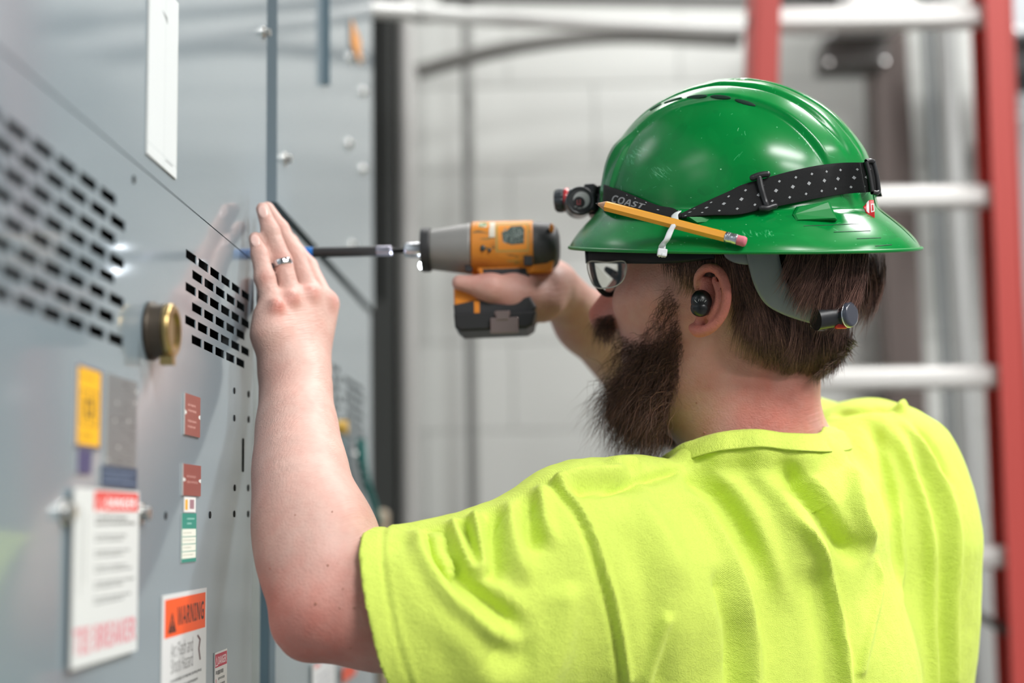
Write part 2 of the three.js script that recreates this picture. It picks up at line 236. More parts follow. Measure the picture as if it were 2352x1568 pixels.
plate('warning_sign', [[370, 1364], [472, 1352], [467, 1640], [364, 1690]], (c, w, h) => {
  c.fillStyle = '#d6d8d7'; c.fillRect(0, 0, w, h); c.fillStyle = '#f0581a'; c.fillRect(24, 36, w - 40, h * 0.28);
  c.fillStyle = '#33180c'; c.beginPath(); c.moveTo(60, h * 0.285); c.lineTo(105, h * 0.13); c.lineTo(150, h * 0.285); c.fill(); c.fillStyle = '#f4611f'; c.fillRect(101, h * 0.18, 9, h * 0.06); c.fillRect(101, h * 0.255, 9, 14);
  font(c, 200, 'WARNING', 160, h * 0.175, w - 190, 'bold', 'left', '#3a1a0d');
  font(c, 145, 'Arc Flash and', 95, h * 0.42, 255, 'normal', 'left', '#3c3e40'); font(c, 145, 'Shock Hazard', 95, h * 0.535, 255, 'normal', 'left', '#3c3e40');
  c.strokeStyle = '#4a1d22'; c.lineWidth = 16; c.beginPath(); c.moveTo(400, h * 0.36); c.lineTo(432, h * 0.4); c.lineTo(418, h * 0.47); c.lineTo(436, h * 0.56); c.stroke();
  greek(c, 90, w - 40, h * 0.63, 2, 60, 22, '#6a6d6e', 51); greek(c, 150, w - 150, h * 0.78, 3, 60, 24, '#6a6d6e', 52);
}, 'white warning sign with an orange header low on the cabinet cover', 'sign', { w: 512, h: 1024 });
plate('danger_sticker', [[491, 1499], [519, 1489], [518, 1640], [490, 1668]], (c, w, h) => {
  c.fillStyle = '#ece9e8'; c.fillRect(0, 0, w, h); c.fillStyle = '#cc2b4a'; c.fillRect(4, 14, w - 8, h * 0.19); c.strokeStyle = '#f6dfe2'; c.lineWidth = 8; c.beginPath(); c.moveTo(14, h * 0.19); c.lineTo(36, h * 0.07); c.lineTo(58, h * 0.19); c.closePath(); c.stroke();
  font(c, 80, 'DANGER', 66, h * 0.13, w - 84, 'bold', 'left', '#f6e6e8'); greek(c, 16, w - 20, h * 0.265, 1, 30, 30, '#4a4a4c', 62); c.fillStyle = '#cc2b4a'; c.fillRect(20, h * 0.38, 10, h * 0.3); greek(c, 70, w - 20, h * 0.37, 5, 44, 18, '#77797a', 61);
}, 'narrow white sticker with a red danger header near the lower cover edge', 'sticker', { t: 0.0008 });
plate('orange_tag', [[793, 62], [817, 66], [818, 128], [799, 128]], (c, w, h) => { c.fillStyle = '#d9913a'; c.fillRect(0, 0, w, h); greek(c, 40, w - 40, 120, 4, 80, 20, '#c07a28', 66); }, 'small orange tag high on the farther cabinet door', 'tag', { off: 0.006 });
plate('white_label', [[704, 1514], [757, 1510], [757, 1640], [704, 1660]], (c, w, h) => { c.fillStyle = '#d4d5d8'; c.fillRect(0, 0, w, h); greek(c, 50, w - 40, 120, 6, 60, 22, '#a2a2ac', 71); c.fillStyle = '#d77'; c.fillRect(20, 10, 60, 30); }, 'white printed label low on the farther cabinet, below the elbow', 'label', { off: 0.006 });
plate('red_label', [[774, 1522], [806, 1526], [806, 1556], [774, 1560]], (c, w, h) => { c.fillStyle = '#e2512f'; c.fillRect(0, 0, w, h); }, 'small red-orange label right of the white one below the elbow', 'label', { h: 256, off: 0.006 });
// ---------------------------------------------------------------- background: ladder, pipes, columns
{
  const red = std(new THREE.Color(0.52, 0.07, 0.06), 0.5), alu = std(new THREE.Color(0.6, 0.59, 0.575), 0.45, 0.25);
  const z = 2.43, A0 = at(1742, 60, z), A1 = at(2288, 60, z), B0 = at(1700, 1500, z), B1 = at(2344, 1500, z);
  const L = thing('ladder', 'red fibreglass ladder with pale aluminium rungs standing behind the worker', 'ladder', V((A0.x + A1.x) / 2, 0, A0.z));
  const rail = (p, q, side) => {                     // channel section: web and two flanges, open towards the rungs
    const d = q.clone().sub(p).normalize(), lo = p.clone().addScaledVector(d, -(p.y - 0.0) / d.y), hi = p.clone().addScaledVector(d, (3.0 - p.y) / d.y), len = hi.distanceTo(lo);
    const X = V(1, 0, 0).addScaledVector(d, -d.x).normalize(), Z = X.clone().cross(d).normalize(), m = frameOf(X, d, Z, lo);
    const o = side * 0.012;
    return [boxAt(-0.004 + o, 0.004 + o, 0, len, -0.04, 0.04), boxAt(Math.min(o, o - side * 0.042), Math.max(o, o - side * 0.042), 0, len, 0.035, 0.04), boxAt(Math.min(o, o - side * 0.042), Math.max(o, o - side * 0.042), 0, len, -0.04, -0.035)].map((g) => g.applyMatrix4(m));
  };
  // rails stand with their web facing out; widths 30 mm towards the camera
  part(L, 'rail', rail(B0, A0, -1), red); part(L, 'rail', rail(B1, A1, 1), red);
  const foot = std(0x1c1c1e, 0.8);
  const onRail = (p, q, y) => p.clone().lerp(q, (y - p.y) / (q.y - p.y));
  const y0 = at(2000, 458, z).y, step = 0.3048;
  for (let k = -6; k <= 4; k++) {
    const y = y0 + k * step; if (y < 0.12 || y > 2.9) continue;
    const a = onRail(B0, A0, y), b = onRail(B1, A1, y), w = b.x - a.x - 0.028;
    const g = [rbox(w, 0.036, 0.034, 0.01, 3)]; for (let i = -2; i <= 2; i++) g.push(boxAt(-w / 2 + 0.01, w / 2 - 0.01, 0.0165, 0.0195, i * 0.006 - 0.0012, i * 0.006 + 0.0012));
    part(L, 'rung', merge(g).translate((a.x + b.x) / 2, y, a.z + 0.002), alu);
    for (const [c, sgn] of [[a, 1], [b, -1]]) part(L, 'rivet', new THREE.SphereGeometry(0.008, 12, 8).scale(0.5, 1, 1).translate(c.x - sgn * 0.018, y, c.z), alu);
  }
  for (const [p, q] of [[B0, A0], [B1, A1]]) { const c = onRail(p, q, 0.03); part(L, 'foot', rbox(0.05, 0.06, 0.1, 0.008).translate(c.x, 0.03, c.z), foot); }
  // diagonal brace under the lowest rung in view
  const c = onRail(B1, A1, y0 - 2 * step - 0.15); part(L, 'brace', rodBetween(V(c.x - 0.01, c.y + 0.02, c.z - 0.02), V(c.x - 0.2, c.y + 0.13, c.z - 0.02), 0.008, 10), std(0x6a6a68, 0.5, 0.4));
}
function vpipe(name, px, py, z, rpx, mat, label, category, collars = []) {
  const p = at(px, py, z), r = rpx * z / F, g = thing(name, label, category, V(p.x, 0, p.z));
  part(g, 'tube', new THREE.CylinderGeometry(r, r, ROOM.h, 28).translate(0, ROOM.h / 2, 0), mat, true);
  for (const [y, k] of collars) { const h = at(px, y, z).y; part(g, 'coupling', latheAlong([[-0.03, r], [-0.03, r * k], [0.03, r * k], [0.03, r]], 28, V(0, h, 0), V(0, 1, 0)).scale(1, 1, 1), mat, true); }
  return g;
}
const zW = 3.28;
{
  const darkSteel = std(new THREE.Color(0.035, 0.038, 0.036), 0.6);
  const col = thing('steel_column', 'dark steel column in the gap between cabinets and wall', 'column', at(884, 1500, 2.75).setY(0));
  const w = 66 * 2.75 / F;
  part(col, 'web', boxAt(-0.006, 0.006, 0, ROOM.h, -0.06, 0.06), darkSteel, true);
  part(col, 'flange', boxAt(-w / 2, w / 2, 0, ROOM.h, 0.05, 0.06), darkSteel, true);
  part(col, 'flange', boxAt(-w / 2, w / 2, 0, ROOM.h, -0.06, -0.05), darkSteel, true);
  vpipe('standpipe', 935, 700, 2.85, 20, std(new THREE.Color(0.42, 0.42, 0.41), 0.45), 'thick pale grey standpipe beside the dark column', 'pipe', [[80, 1.3]]);
  vpipe('conduit', 1081, 700, 3.12, 12, M.conduit, 'thin grey conduit running up the middle of the pale block wall', 'pipe', [[110, 1.4], [990, 1.4]]);
  vpipe('conduit', 2205, 700, 2.95, 25, std(new THREE.Color(0.3, 0.31, 0.305), 0.6), 'pale grey vertical pipe just left of the right red ladder rail', 'pipe', [[1035, 1.12]]);
  vpipe('conduit', 2163, 700, 2.9, 10, std(new THREE.Color(0.1, 0.115, 0.12), 0.5), 'thin dark vertical pipe left of the pale one behind the ladder', 'pipe');
  vpipe('conduit', 2322, 700, 3.0, 12, std(new THREE.Color(0.42, 0.44, 0.45), 0.45), 'thin grey vertical pipe right of the red ladder rail', 'pipe', [[790, 1.5]]);
  const brown = std(new THREE.Color(0.16, 0.13, 0.12), 0.7);
  const cb = thing('wide_column', 'wide brownish grey column standing behind the ladder rungs', 'column', at(2105, 1500, 3.05).setY(0));
  const wb = 85 * 3.05 / F;
  part(cb, 'shaft', rbox(wb, ROOM.h, 0.09, 0.006).translate(0, ROOM.h / 2, 0), brown, true);
  part(cb, 'base_plate', boxAt(-wb, wb, 0, 0.02, -0.08, 0.08), brown, true);
  // overhead pipe that bends down towards the cabinets, and a dark strut above it
  const pipeMat = std(new THREE.Color(0.5, 0.51, 0.5), 0.4, 0.15);
  const P = [[846, 22, 2.28], [960, 30, 2.36], [1180, 46, 2.6], [1420, 58, 2.85], [1700, 66, 3.0], [1900, 66, 3.08]].map((a) => at(...a));
  const op = thing('overhead_pipe', 'pale round pipe running along under the ceiling strut from the cabinets', 'pipe', P[0]);
  part(op, 'tube', tube(P, 0.0135, 60, 16), pipeMat);
  part(op, 'end_cap', new THREE.SphereGeometry(0.0145, 18, 12).translate(...P[0].toArray()), pipeMat);
  part(op, 'coupling', rodBetween(P[1].clone().lerp(P[0], 0.05), P[1].clone().lerp(P[2], 0.1), 0.0165, 20), pipeMat);
  const stM = std(new THREE.Color(0.05, 0.05, 0.047), 0.6);
  solo('ceiling_strut', [rodBetween(at(1010, -8, 3.0), at(1720, 4, 3.05), 0.013, 8), rodBetween(at(1720, 4, 3.05), at(1920, 8, 3.05), 0.03, 8)], stM, 'dark channel strut across the top of the wall', 'strut');
  const s2 = [at(955, 165, 3.0), at(1080, 130, 3.0), at(1210, 102, 3.0), at(1400, 82, 3.02), at(1700, 92, 3.05)];
  solo('cable', tube(s2, 0.017, 40, 10), std(new THREE.Color(0.17, 0.17, 0.16), 0.7), 'thick dark grey cable sagging along the wall under the pale pipe', 'cable');
  // junction boxes
  const bx = (name, x0, x1, y0, y1, z, depth, mat, label) => {
    const a = at(x0, y0, z), b = at(x1, y1, z), w = b.x - a.x, h = a.y - b.y, g = thing(name, label, 'electrical box', V((a.x + b.x) / 2, b.y, a.z));
    part(g, 'case', rbox(w, h, depth, 0.006).translate(0, h / 2, -depth / 2), mat, true);
    part(g, 'cover', rbox(w * 0.96, h * 0.96, 0.004, 0.001, 1).translate(0, h / 2, 0.003), mat, true);
    for (const [i, j] of [[-1, -1], [1, -1], [-1, 1], [1, 1]]) part(g, 'screw', new THREE.CylinderGeometry(0.004, 0.004, 0.003, 10).rotateX(Math.PI / 2).translate(i * w * 0.43, h / 2 + j * h * 0.44, 0.006), M.zinc, true);
  };
  bx('junction_box', 1942, 2090, -190, 28, 2.95, 0.24, std(new THREE.Color(0.68, 0.68, 0.68), 0.45), 'pale square junction box high on the wall behind the top rung');
  bx('junction_box', 1890, 2040, 85, 148, 3.1, 0.1, std(new THREE.Color(0.12, 0.115, 0.11), 0.6), 'dark flat box on the wall under the pale junction box');
  bx('panel_box', 2308, 2460, -160, 92, 2.9, 0.2, std(new THREE.Color(0.36, 0.39, 0.41), 0.45), 'grey electrical box at the top right beyond the ladder');
  bx('panel_box', 2306, 2460, 98, 168, 2.92, 0.15, std(new THREE.Color(0.02, 0.02, 0.02), 0.5), 'black box right under the grey one beyond the ladder');
  bx('wall_panel', 2318, 2520, 180, 1700, 3.15, 0.05, std(new THREE.Color(0.25, 0.265, 0.27), 0.5), 'tall grey enclosure against the wall at the right picture edge');
  // tan rod end by the cabinet
  const t0 = at(878, 1186, 2.3), tp = thing('wooden_post', 'short tan post end between the far cabinet and the dark column', 'post', V(t0.x, 0, t0.z));
  part(tp, 'shaft', new THREE.CylinderGeometry(0.011, 0.012, t0.y, 16).translate(0, t0.y / 2, 0), std(new THREE.Color(0.3, 0.24, 0.17), 0.7), true);
  part(tp, 'tip', new THREE.SphereGeometry(0.0115, 16, 10).translate(0, t0.y, 0), std(new THREE.Color(0.36, 0.3, 0.22), 0.6), true);
}
// ---------------------------------------------------------------- signed distance bodies
const px3 = (a) => { const p = at(a[0], a[1], a[2]); return [p.x, p.y, p.z, a[3] * a[2] / F]; };
class Field {
  constructor() { this.p = []; }
  raw(q) { this.p.push({ t: q.t, ax: q.ax ?? 0, ay: q.ay ?? 0, az: q.az ?? 0, bx: q.bx ?? 0, by: q.by ?? 0, bz: q.bz ?? 0, il: q.il ?? 0, ra: q.ra ?? 0, rb: q.rb ?? 0, k: q.k ?? 0.01, neg: q.neg ?? 0, m: q.m ?? null }); return this; }
  coneM(a, b, ra, rb, k, neg = 0) { const x = b.x - a.x, y = b.y - a.y, z = b.z - a.z; return this.raw({ t: 0, ax: a.x, ay: a.y, az: a.z, bx: x, by: y, bz: z, il: 1 / Math.max(x * x + y * y + z * z, 1e-9), ra, rb, k, neg }); }
  cone(a, b, k = 0.015, neg = 0) { const p = px3(a), q = px3(b); return this.coneM(V(p[0], p[1], p[2]), V(q[0], q[1], q[2]), p[3], q[3], k, neg); }
  chain(list, k = 0.01, neg = 0, n = 1) {
    if (n > 1) { const c = new THREE.CatmullRomCurve3(list.map((a) => V(a[0], a[1], a[2] * 1000)), false, 'centripetal'), o = []; for (let i = 0; i + 1 < list.length; i++) for (let j = 0; j < n; j++) { const p = c.getPoint((i + j / n) / (list.length - 1)); o.push([p.x, p.y, p.z / 1000, lerp(list[i][3], list[i + 1][3], smooth(0, 1, j / n))]); } o.push(list[list.length - 1]); list = o; }
    for (let i = 0; i + 1 < list.length; i++) this.cone(list[i], list[i + 1], k, neg); return this;
  }
  ell(c, X, Y, Z, rx, ry, rz, k = 0.015, neg = 0) { return this.raw({ t: 1, ax: c.x, ay: c.y, az: c.z, ra: Math.min(rx, ry, rz), rb: Math.max(rx, ry, rz), k, neg, m: new Float64Array([X.x / rx, X.y / rx, X.z / rx, Y.x / ry, Y.y / ry, Y.z / ry, Z.x / rz, Z.y / rz, Z.z / rz, rx, ry, rz]) }); }
  one(q, x, y, z) {
    x -= q.ax; y -= q.ay; z -= q.az;
    if (q.t === 0) { let h = (x * q.bx + y * q.by + z * q.bz) * q.il; h = h < 0 ? 0 : h > 1 ? 1 : h; x -= q.bx * h; y -= q.by * h; z -= q.bz * h; return Math.sqrt(x * x + y * y + z * z) - (q.ra + (q.rb - q.ra) * h); }
    const m = q.m, u = m[0] * x + m[1] * y + m[2] * z, v = m[3] * x + m[4] * y + m[5] * z, w = m[6] * x + m[7] * y + m[8] * z;
    const k0 = Math.sqrt(u * u + v * v + w * w); if (k0 < 1e-6) return -q.ra;
    const a = u / m[9], b = v / m[10], c = w / m[11]; return k0 * (k0 - 1) / Math.sqrt(a * a + b * b + c * c);
  }
  ev(x, y, z, list = this.p) {
    let d = 1;
    for (let i = 0; i < list.length; i++) {
      const q = list[i], e = this.one(q, x, y, z), k = q.k;
      if (q.neg) { const g = -e, h = k - Math.abs(d - g); d = Math.max(d, g); if (h > 0) d += h * h / (4 * k); }
      else { const h = k - Math.abs(d - e); if (e < d) d = e; if (h > 0) d -= h * h / (4 * k); }
    }
    return d;
  }
  near(x, y, z, R) {
    const ds = this.p.map((q) => this.one(q, x, y, z)); let m = 1e9; this.p.forEach((q, i) => { if (!q.neg && ds[i] < m) m = ds[i]; });
    return this.p.filter((q, i) => q.neg ? ds[i] < R * 2 + q.k : ds[i] < Math.max(m, 0) + R * 2 + q.k * 2 + 0.015);
  }
  hit(px, py, z0 = 0.9, z1 = 1.75, list = this.p) {              // first surface point seen from the camera through a pixel
    const r = ray(px, py), L = r.length(), o = camera.position; let t = z0;
    for (let i = 0; i < 90 && t < z1; i++) { const d = this.ev(o.x + r.x * t, o.y + r.y * t, o.z + r.z * t, list); if (d < 0.0003) return o.clone().addScaledVector(r, t); t += Math.max(d, 0.0004) * 0.85 / L; }
    return null;
  }
  grad(p, list = this.p, e = 0.0006) { return V(this.ev(p.x + e, p.y, p.z, list) - this.ev(p.x - e, p.y, p.z, list), this.ev(p.x, p.y + e, p.z, list) - this.ev(p.x, p.y - e, p.z, list), this.ev(p.x, p.y, p.z + e, list) - this.ev(p.x, p.y, p.z - e, list)).normalize(); }
}
// naive surface nets over the blocks of a grid that the surface passes through
function surfaceNets(f, cell, lo, hi, extra = null) {
  const B = 8, S = B + 1, bs = B * cell, nx = Math.ceil((hi.x - lo.x) / bs), ny = Math.ceil((hi.y - lo.y) / bs), nz = Math.ceil((hi.z - lo.z) / bs), R = bs * 0.866;
  const blocks = new Map(), pos = [], key = (i, j, k) => (i * 4096 + j) * 4096 + k;
  const val = (x, y, z, list) => { const d = f.ev(x, y, z, list); return extra ? extra(x, y, z, d) : d; };
  for (let i = 0; i < nx; i++) for (let j = 0; j < ny; j++) for (let k = 0; k < nz; k++) {
    const ox = lo.x + i * bs, oy = lo.y + j * bs, oz = lo.z + k * bs, cx = ox + bs / 2, cy = oy + bs / 2, cz = oz + bs / 2;
    const list = f.near(cx, cy, cz, R); if (!list.length) continue;
    if (Math.abs(f.ev(cx, cy, cz, list)) > R * 1.5 + 0.006) continue;
    const d = new Float32Array(S * S * S); let neg = 0;
    for (let a = 0, n = 0; a < S; a++) for (let b = 0; b < S; b++) for (let c = 0; c < S; c++, n++) { d[n] = val(ox + a * cell, oy + b * cell, oz + c * cell, list); if (d[n] < 0) neg++; }
    if (neg === 0 || neg === d.length) continue;
    const id = new Int32Array(B * B * B).fill(-1);
    for (let a = 0; a < B; a++) for (let b = 0; b < B; b++) for (let c = 0; c < B; c++) {
      let m = 0, sx = 0, sy = 0, sz = 0, n = 0; const v = (p, q, r) => d[((a + p) * S + b + q) * S + c + r];
      for (let e = 0; e < 8; e++) if (v(e & 1, (e >> 1) & 1, e >> 2) < 0) m++;
      if (m === 0 || m === 8) continue;
      for (let e = 0; e < 8; e++) for (let ax = 0; ax < 3; ax++) {
        if ((e >> ax) & 1) continue; const g = e | (1 << ax), v0 = v(e & 1, (e >> 1) & 1, e >> 2), v1 = v(g & 1, (g >> 1) & 1, g >> 2);
        if ((v0 < 0) === (v1 < 0)) continue; const t = v0 / (v0 - v1);
        sx += (e & 1) + (ax === 0 ? t : 0); sy += ((e >> 1) & 1) + (ax === 1 ? t : 0); sz += (e >> 2) + (ax === 2 ? t : 0); n++;
      }
      let x = ox + (a + sx / n) * cell, y = oy + (b + sy / n) * cell, z = oz + (c + sz / n) * cell;
      for (let it = 0; it < 2; it++) {
        const h = cell * 0.25, d0 = val(x, y, z, list), gx = (val(x + h, y, z, list) - val(x - h, y, z, list)) / (2 * h), gy = (val(x, y + h, z, list) - val(x, y - h, z, list)) / (2 * h), gz = (val(x, y, z + h, list) - val(x, y, z - h, list)) / (2 * h), g2 = gx * gx + gy * gy + gz * gz;
        if (g2 < 0.05) break; const s = clamp(d0 / g2, -cell * 0.4, cell * 0.4); x -= gx * s; y -= gy * s; z -= gz * s;
      }
      id[(a * B + b) * B + c] = pos.length / 3; pos.push(x, y, z);
    }
    blocks.set(key(i, j, k), { i, j, k, d, id });
  }
  const idx = [], vid = (bl, a, b, c) => {
    let { i, j, k } = bl; if (a >= 0 && b >= 0 && c >= 0) return bl.id[(a * B + b) * B + c];
    if (a < 0) { i--; a += B; } if (b < 0) { j--; b += B; } if (c < 0) { k--; c += B; }
    const o = blocks.get(key(i, j, k)); return o ? o.id[(a * B + b) * B + c] : -1;
  };
  for (const bl of blocks.values()) for (let a = 0; a < B; a++) for (let b = 0; b < B; b++) for (let c = 0; c < B; c++) {
    const v0 = bl.d[(a * S + b) * S + c];
    for (let ax = 0; ax < 3; ax++) {
      const v1 = bl.d[((a + (ax === 0)) * S + b + (ax === 1)) * S + c + (ax === 2)]; if ((v0 < 0) === (v1 < 0)) continue;
      const q = ax === 0 ? [vid(bl, a, b - 1, c - 1), vid(bl, a, b, c - 1), vid(bl, a, b, c), vid(bl, a, b - 1, c)] : ax === 1 ? [vid(bl, a - 1, b, c - 1), vid(bl, a - 1, b, c), vid(bl, a, b, c), vid(bl, a, b, c - 1)] : [vid(bl, a - 1, b - 1, c), vid(bl, a, b - 1, c), vid(bl, a, b, c), vid(bl, a - 1, b, c)];
      if (q.some((x) => x < 0)) continue;
      if (v0 < 0) idx.push(q[0], q[1], q[2], q[0], q[2], q[3]); else idx.push(q[0], q[2], q[1], q[0], q[3], q[2]);
    }
  }
  const g = new THREE.BufferGeometry();
  g.setAttribute('position', new THREE.BufferAttribute(new Float32Array(pos), 3)); g.setIndex(idx); g.computeVertexNormals(); return g;
}
// thin tapering hairs joined into one geometry: each strand is a list of points
function strands(list, r0, colorOf, sides = 3) {
  let nv = 0, ni = 0; for (const s of list) { nv += s.length * sides; ni += (s.length - 1) * sides * 6; }
  const P = new Float32Array(nv * 3), N = new Float32Array(nv * 3), C = new Float32Array(nv * 3), I = new Uint32Array(ni); let v = 0, n = 0;
  const t = V(), u = V(), w = V();
  list.forEach((s, si) => {
    const base = v, col = colorOf(si), L = s.length;
    for (let i = 0; i < L; i++) {
      t.subVectors(s[Math.min(i + 1, L - 1)], s[Math.max(i - 1, 0)]).normalize(); u.set(0.3, 0.2, 1).cross(t).normalize(); w.crossVectors(t, u);
      const r = r0 * (s.r ?? 1) * Math.max(0.15, Math.min(1, (1 - i / (L - 1)) * 2.2));
      for (let k = 0; k < sides; k++) { const a = k / sides * 6.28318, c = Math.cos(a), d = Math.sin(a), nx = u.x * c + w.x * d, ny = u.y * c + w.y * d, nz = u.z * c + w.z * d; P.set([s[i].x + nx * r, s[i].y + ny * r, s[i].z + nz * r], v * 3); N.set([nx, ny, nz], v * 3); const f = 1 + 0.5 * (i / L) * (s.tip ?? 0); C.set([col[0] * f, col[1] * f, col[2] * f], v * 3); v++; }
      if (i) for (let k = 0; k < sides; k++) { const a = base + (i - 1) * sides + k, b = base + (i - 1) * sides + (k + 1) % sides, c = a + sides, d = b + sides; I.set([a, b, d, a, d, c], n); n += 6; }
    }
  });
  const g = new THREE.BufferGeometry(); g.setAttribute('position', new THREE.BufferAttribute(P, 3)); g.setAttribute('normal', new THREE.BufferAttribute(N, 3)); g.setAttribute('color', new THREE.BufferAttribute(C, 3)); g.setIndex(new THREE.BufferAttribute(I, 1)); return g;
}
// ---------------------------------------------------------------- the worker: body, shirt, hair, beard
const headFrame = (yaw, pitch, roll) => {
  const y = yaw * Math.PI / 180, p = pitch * Math.PI / 180, r = roll * Math.PI / 180;
  const f0 = V(-Math.cos(y), 0, -Math.sin(y)), u0 = V(0, 1, 0), r0 = V(Math.sin(y), 0, -Math.cos(y));
  const f = f0.clone().multiplyScalar(Math.cos(p)).addScaledVector(u0, Math.sin(p)), u1 = u0.clone().multiplyScalar(Math.cos(p)).addScaledVector(f0, -Math.sin(p));
  const u = u1.clone().multiplyScalar(Math.cos(r)).addScaledVector(r0, -Math.sin(r)), R = r0.clone().multiplyScalar(Math.cos(r)).addScaledVector(u1, Math.sin(r));
  return { f, u, r: R };
};
const HD = headFrame(25, 5.5, 7), HO = at(1690, 650, 1.27);
const hp = (f, u, r) => HO.clone().addScaledVector(HD.f, f).addScaledVector(HD.u, u).addScaledVector(HD.r, r);
const toHead = (p) => { const d = p.clone().sub(HO); return [d.dot(HD.f), d.dot(HD.u), d.dot(HD.r)]; };
const hell = (F_, f, u, r, a, b, c, k, neg) => F_.ell(hp(f, u, r), HD.f, HD.u, HD.r, a, b, c, k, neg);

const body = new Field();
// head
hell(body, -0.006, 0.035, 0, 0.1, 0.105, 0.078, 0.02);
hell(body, 0.033, -0.02, 0, 0.076, 0.085, 0.068, 0.02);
hell(body, 0.04, -0.085, 0, 0.062, 0.05, 0.056, 0.02);
hell(body, 0.088, -0.112, 0, 0.022, 0.018, 0.028, 0.02);
body.coneM(hp(0.1, 0.012, 0), hp(0.1255, -0.031, 0), 0.0075, 0.0145, 0.012);
for (const s of [-1, 1]) {
  body.coneM(hp(0.112, -0.034, s * 0.01), hp(0.114, -0.036, s * 0.012), 0.009, 0.009, 0.008);       // nostril wings
  body.coneM(hp(0.098, 0.03, s * 0.012), hp(0.088, 0.03, s * 0.045), 0.009, 0.008, 0.012);          // brow
  body.coneM(hp(0.084, -0.018, s * 0.04), hp(0.05, -0.012, s * 0.058), 0.014, 0.012, 0.02);         // cheekbone
  hell(body, 0.1, 0.008, s * 0.031, 0.012, 0.009, 0.014, 0.008, 1);                                  // eye socket
  body.coneM(hp(0.098, -0.066, s * 0.002), hp(0.09, -0.068, s * 0.02), 0.0075, 0.005, 0.006);        // lips
  body.coneM(hp(0.096, -0.077, s * 0.002), hp(0.088, -0.074, s * 0.018), 0.0075, 0.005, 0.006);
}
// near ear
body.chain([[1624, 650, 1.189, 17], [1630, 700, 1.187, 17], [1608, 745, 1.193, 15]], 0.012);
body.chain([[1600, 662, 1.194, 6], [1603, 634, 1.187, 7], [1620, 616, 1.181, 8], [1643, 617, 1.175, 9], [1661, 638, 1.171, 9.5], [1669, 672, 1.169, 9.5], [1665, 708, 1.171, 9.5], [1650, 736, 1.175, 10], [1627, 756, 1.181, 11], [1604, 762, 1.188, 11], [1590, 752, 1.193, 9]], 0.0025, 0, 3);
body.chain([[1640, 640, 1.178, 5.5], [1650, 668, 1.175, 6], [1646, 704, 1.176, 6.5], [1628, 729, 1.18, 6.5]], 0.003, 0, 3);
body.cone([1617, 668, 1.168, 15], [1620, 702, 1.168, 17], 0.003, 1);
body.cone([1592, 684, 1.192, 8], [1594, 696, 1.192, 8], 0.005);
// far ear, the mirror of the near one in rough
for (const [a, b] of [[[0.012, 0.03], [-0.012, 0.035]], [[-0.012, 0.035], [-0.026, 0.01]], [[-0.026, 0.01], [-0.018, -0.02]], [[-0.018, -0.02], [0.006, -0.034]]]) body.coneM(hp(a[0], a[1] - 0.015, 0.09), hp(b[0], b[1] - 0.015, 0.092), 0.004, 0.004, 0.003);
body.coneM(hp(-0.006, 0.005, 0.083), hp(0, -0.035, 0.08), 0.008, 0.007, 0.012);
// neck and trapezius
body.cone([1735, 770, 1.285, 150], [1722, 985, 1.285, 155], 0.035);
body.cone([1785, 800, 1.265, 80], [1772, 930, 1.275, 92], 0.012);
body.cone([1795, 1000, 1.285, 88], [1822, 1045, 1.29, 98], 0.02);
body.cone([1640, 800, 1.25, 60], [1662, 985, 1.26, 70], 0.02);
body.cone([1735, 1060, 1.29, 95], [1480, 1270, 1.195, 45], 0.03);
body.cone([1740, 1050, 1.29, 115], [1990, 1130, 1.4, 70], 0.03);
// trunk under the shirt
body.cone([1790, 1320, 1.3, 160], [1800, 1900, 1.3, 200], 0.05);
body.cone([1600, 1400, 1.24, 120], [1640, 1900, 1.25, 160], 0.05);
body.cone([1990, 1240, 1.37, 130], [1960, 1900, 1.36, 140], 0.05);
body.cone([1640, 1400, 1.33, 140], [1660, 1900, 1.33, 150], 0.05);
body.cone([1800, 1900, 1.3, 220], [1800, 2400, 1.3, 230], 0.05);
// left arm: upper arm, elbow, forearm, wrist
body.chain([[1430, 1320, 1.17, 100], [1150, 1390, 1.13, 135], [900, 1396, 1.1, 143], [742, 1396, 1.086, 112]], 0.006, 0, 4);
body.chain([[738, 1385, 1.086, 108], [710, 1210, 1.13, 124], [692, 1100, 1.17, 108], [683, 1000, 1.21, 92], [680, 920, 1.245, 79], [680, 858, 1.266, 76]], 0.006, 0, 4);
body.cone([762, 1290, 1.12, 92], [800, 1330, 1.11, 80], 0.05);
body.cone([690, 1442, 1.085, 50], [698, 1458, 1.085, 46], 0.02);
// left hand, pressed on the cover: palm, four fingers, thumb
const LH = [[628, 705, 1.264, 33], [668, 688, 1.28, 34], [712, 680, 1.3, 35], [746, 698, 1.322, 34]];
for (const m of LH) body.cone([682 + (m[0] - 690) * 0.35, 842, 1.27 + (m[2] - 1.29) * 0.5, 52], m, 0.014);
body.chain([[648, 838, 1.258, 44], [622, 765, 1.254, 40], [617, 730, 1.258, 32]], 0.012);
body.chain([[626, 704, 1.263, 27], [608, 638, 1.268, 23], [597, 585, 1.278, 19.5], [587, 548, 1.284, 15.5]], 0.004);
body.chain([[668, 690, 1.28, 27], [647, 600, 1.287, 23], [621, 530, 1.291, 20], [603, 480, 1.296, 15]], 0.004);
body.chain([[714, 684, 1.3, 28], [678, 588, 1.312, 23], [643, 526, 1.316, 20], [614, 478, 1.318, 15]], 0.004);
body.chain([[746, 700, 1.322, 27], [706, 612, 1.338, 22], [664, 556, 1.346, 19], [630, 520, 1.348, 15]], 0.004);
body.chain([[668, 800, 1.3, 40], [636, 745, 1.325, 30], [618, 695, 1.335, 24], [606, 655, 1.337, 19]], 0.008);
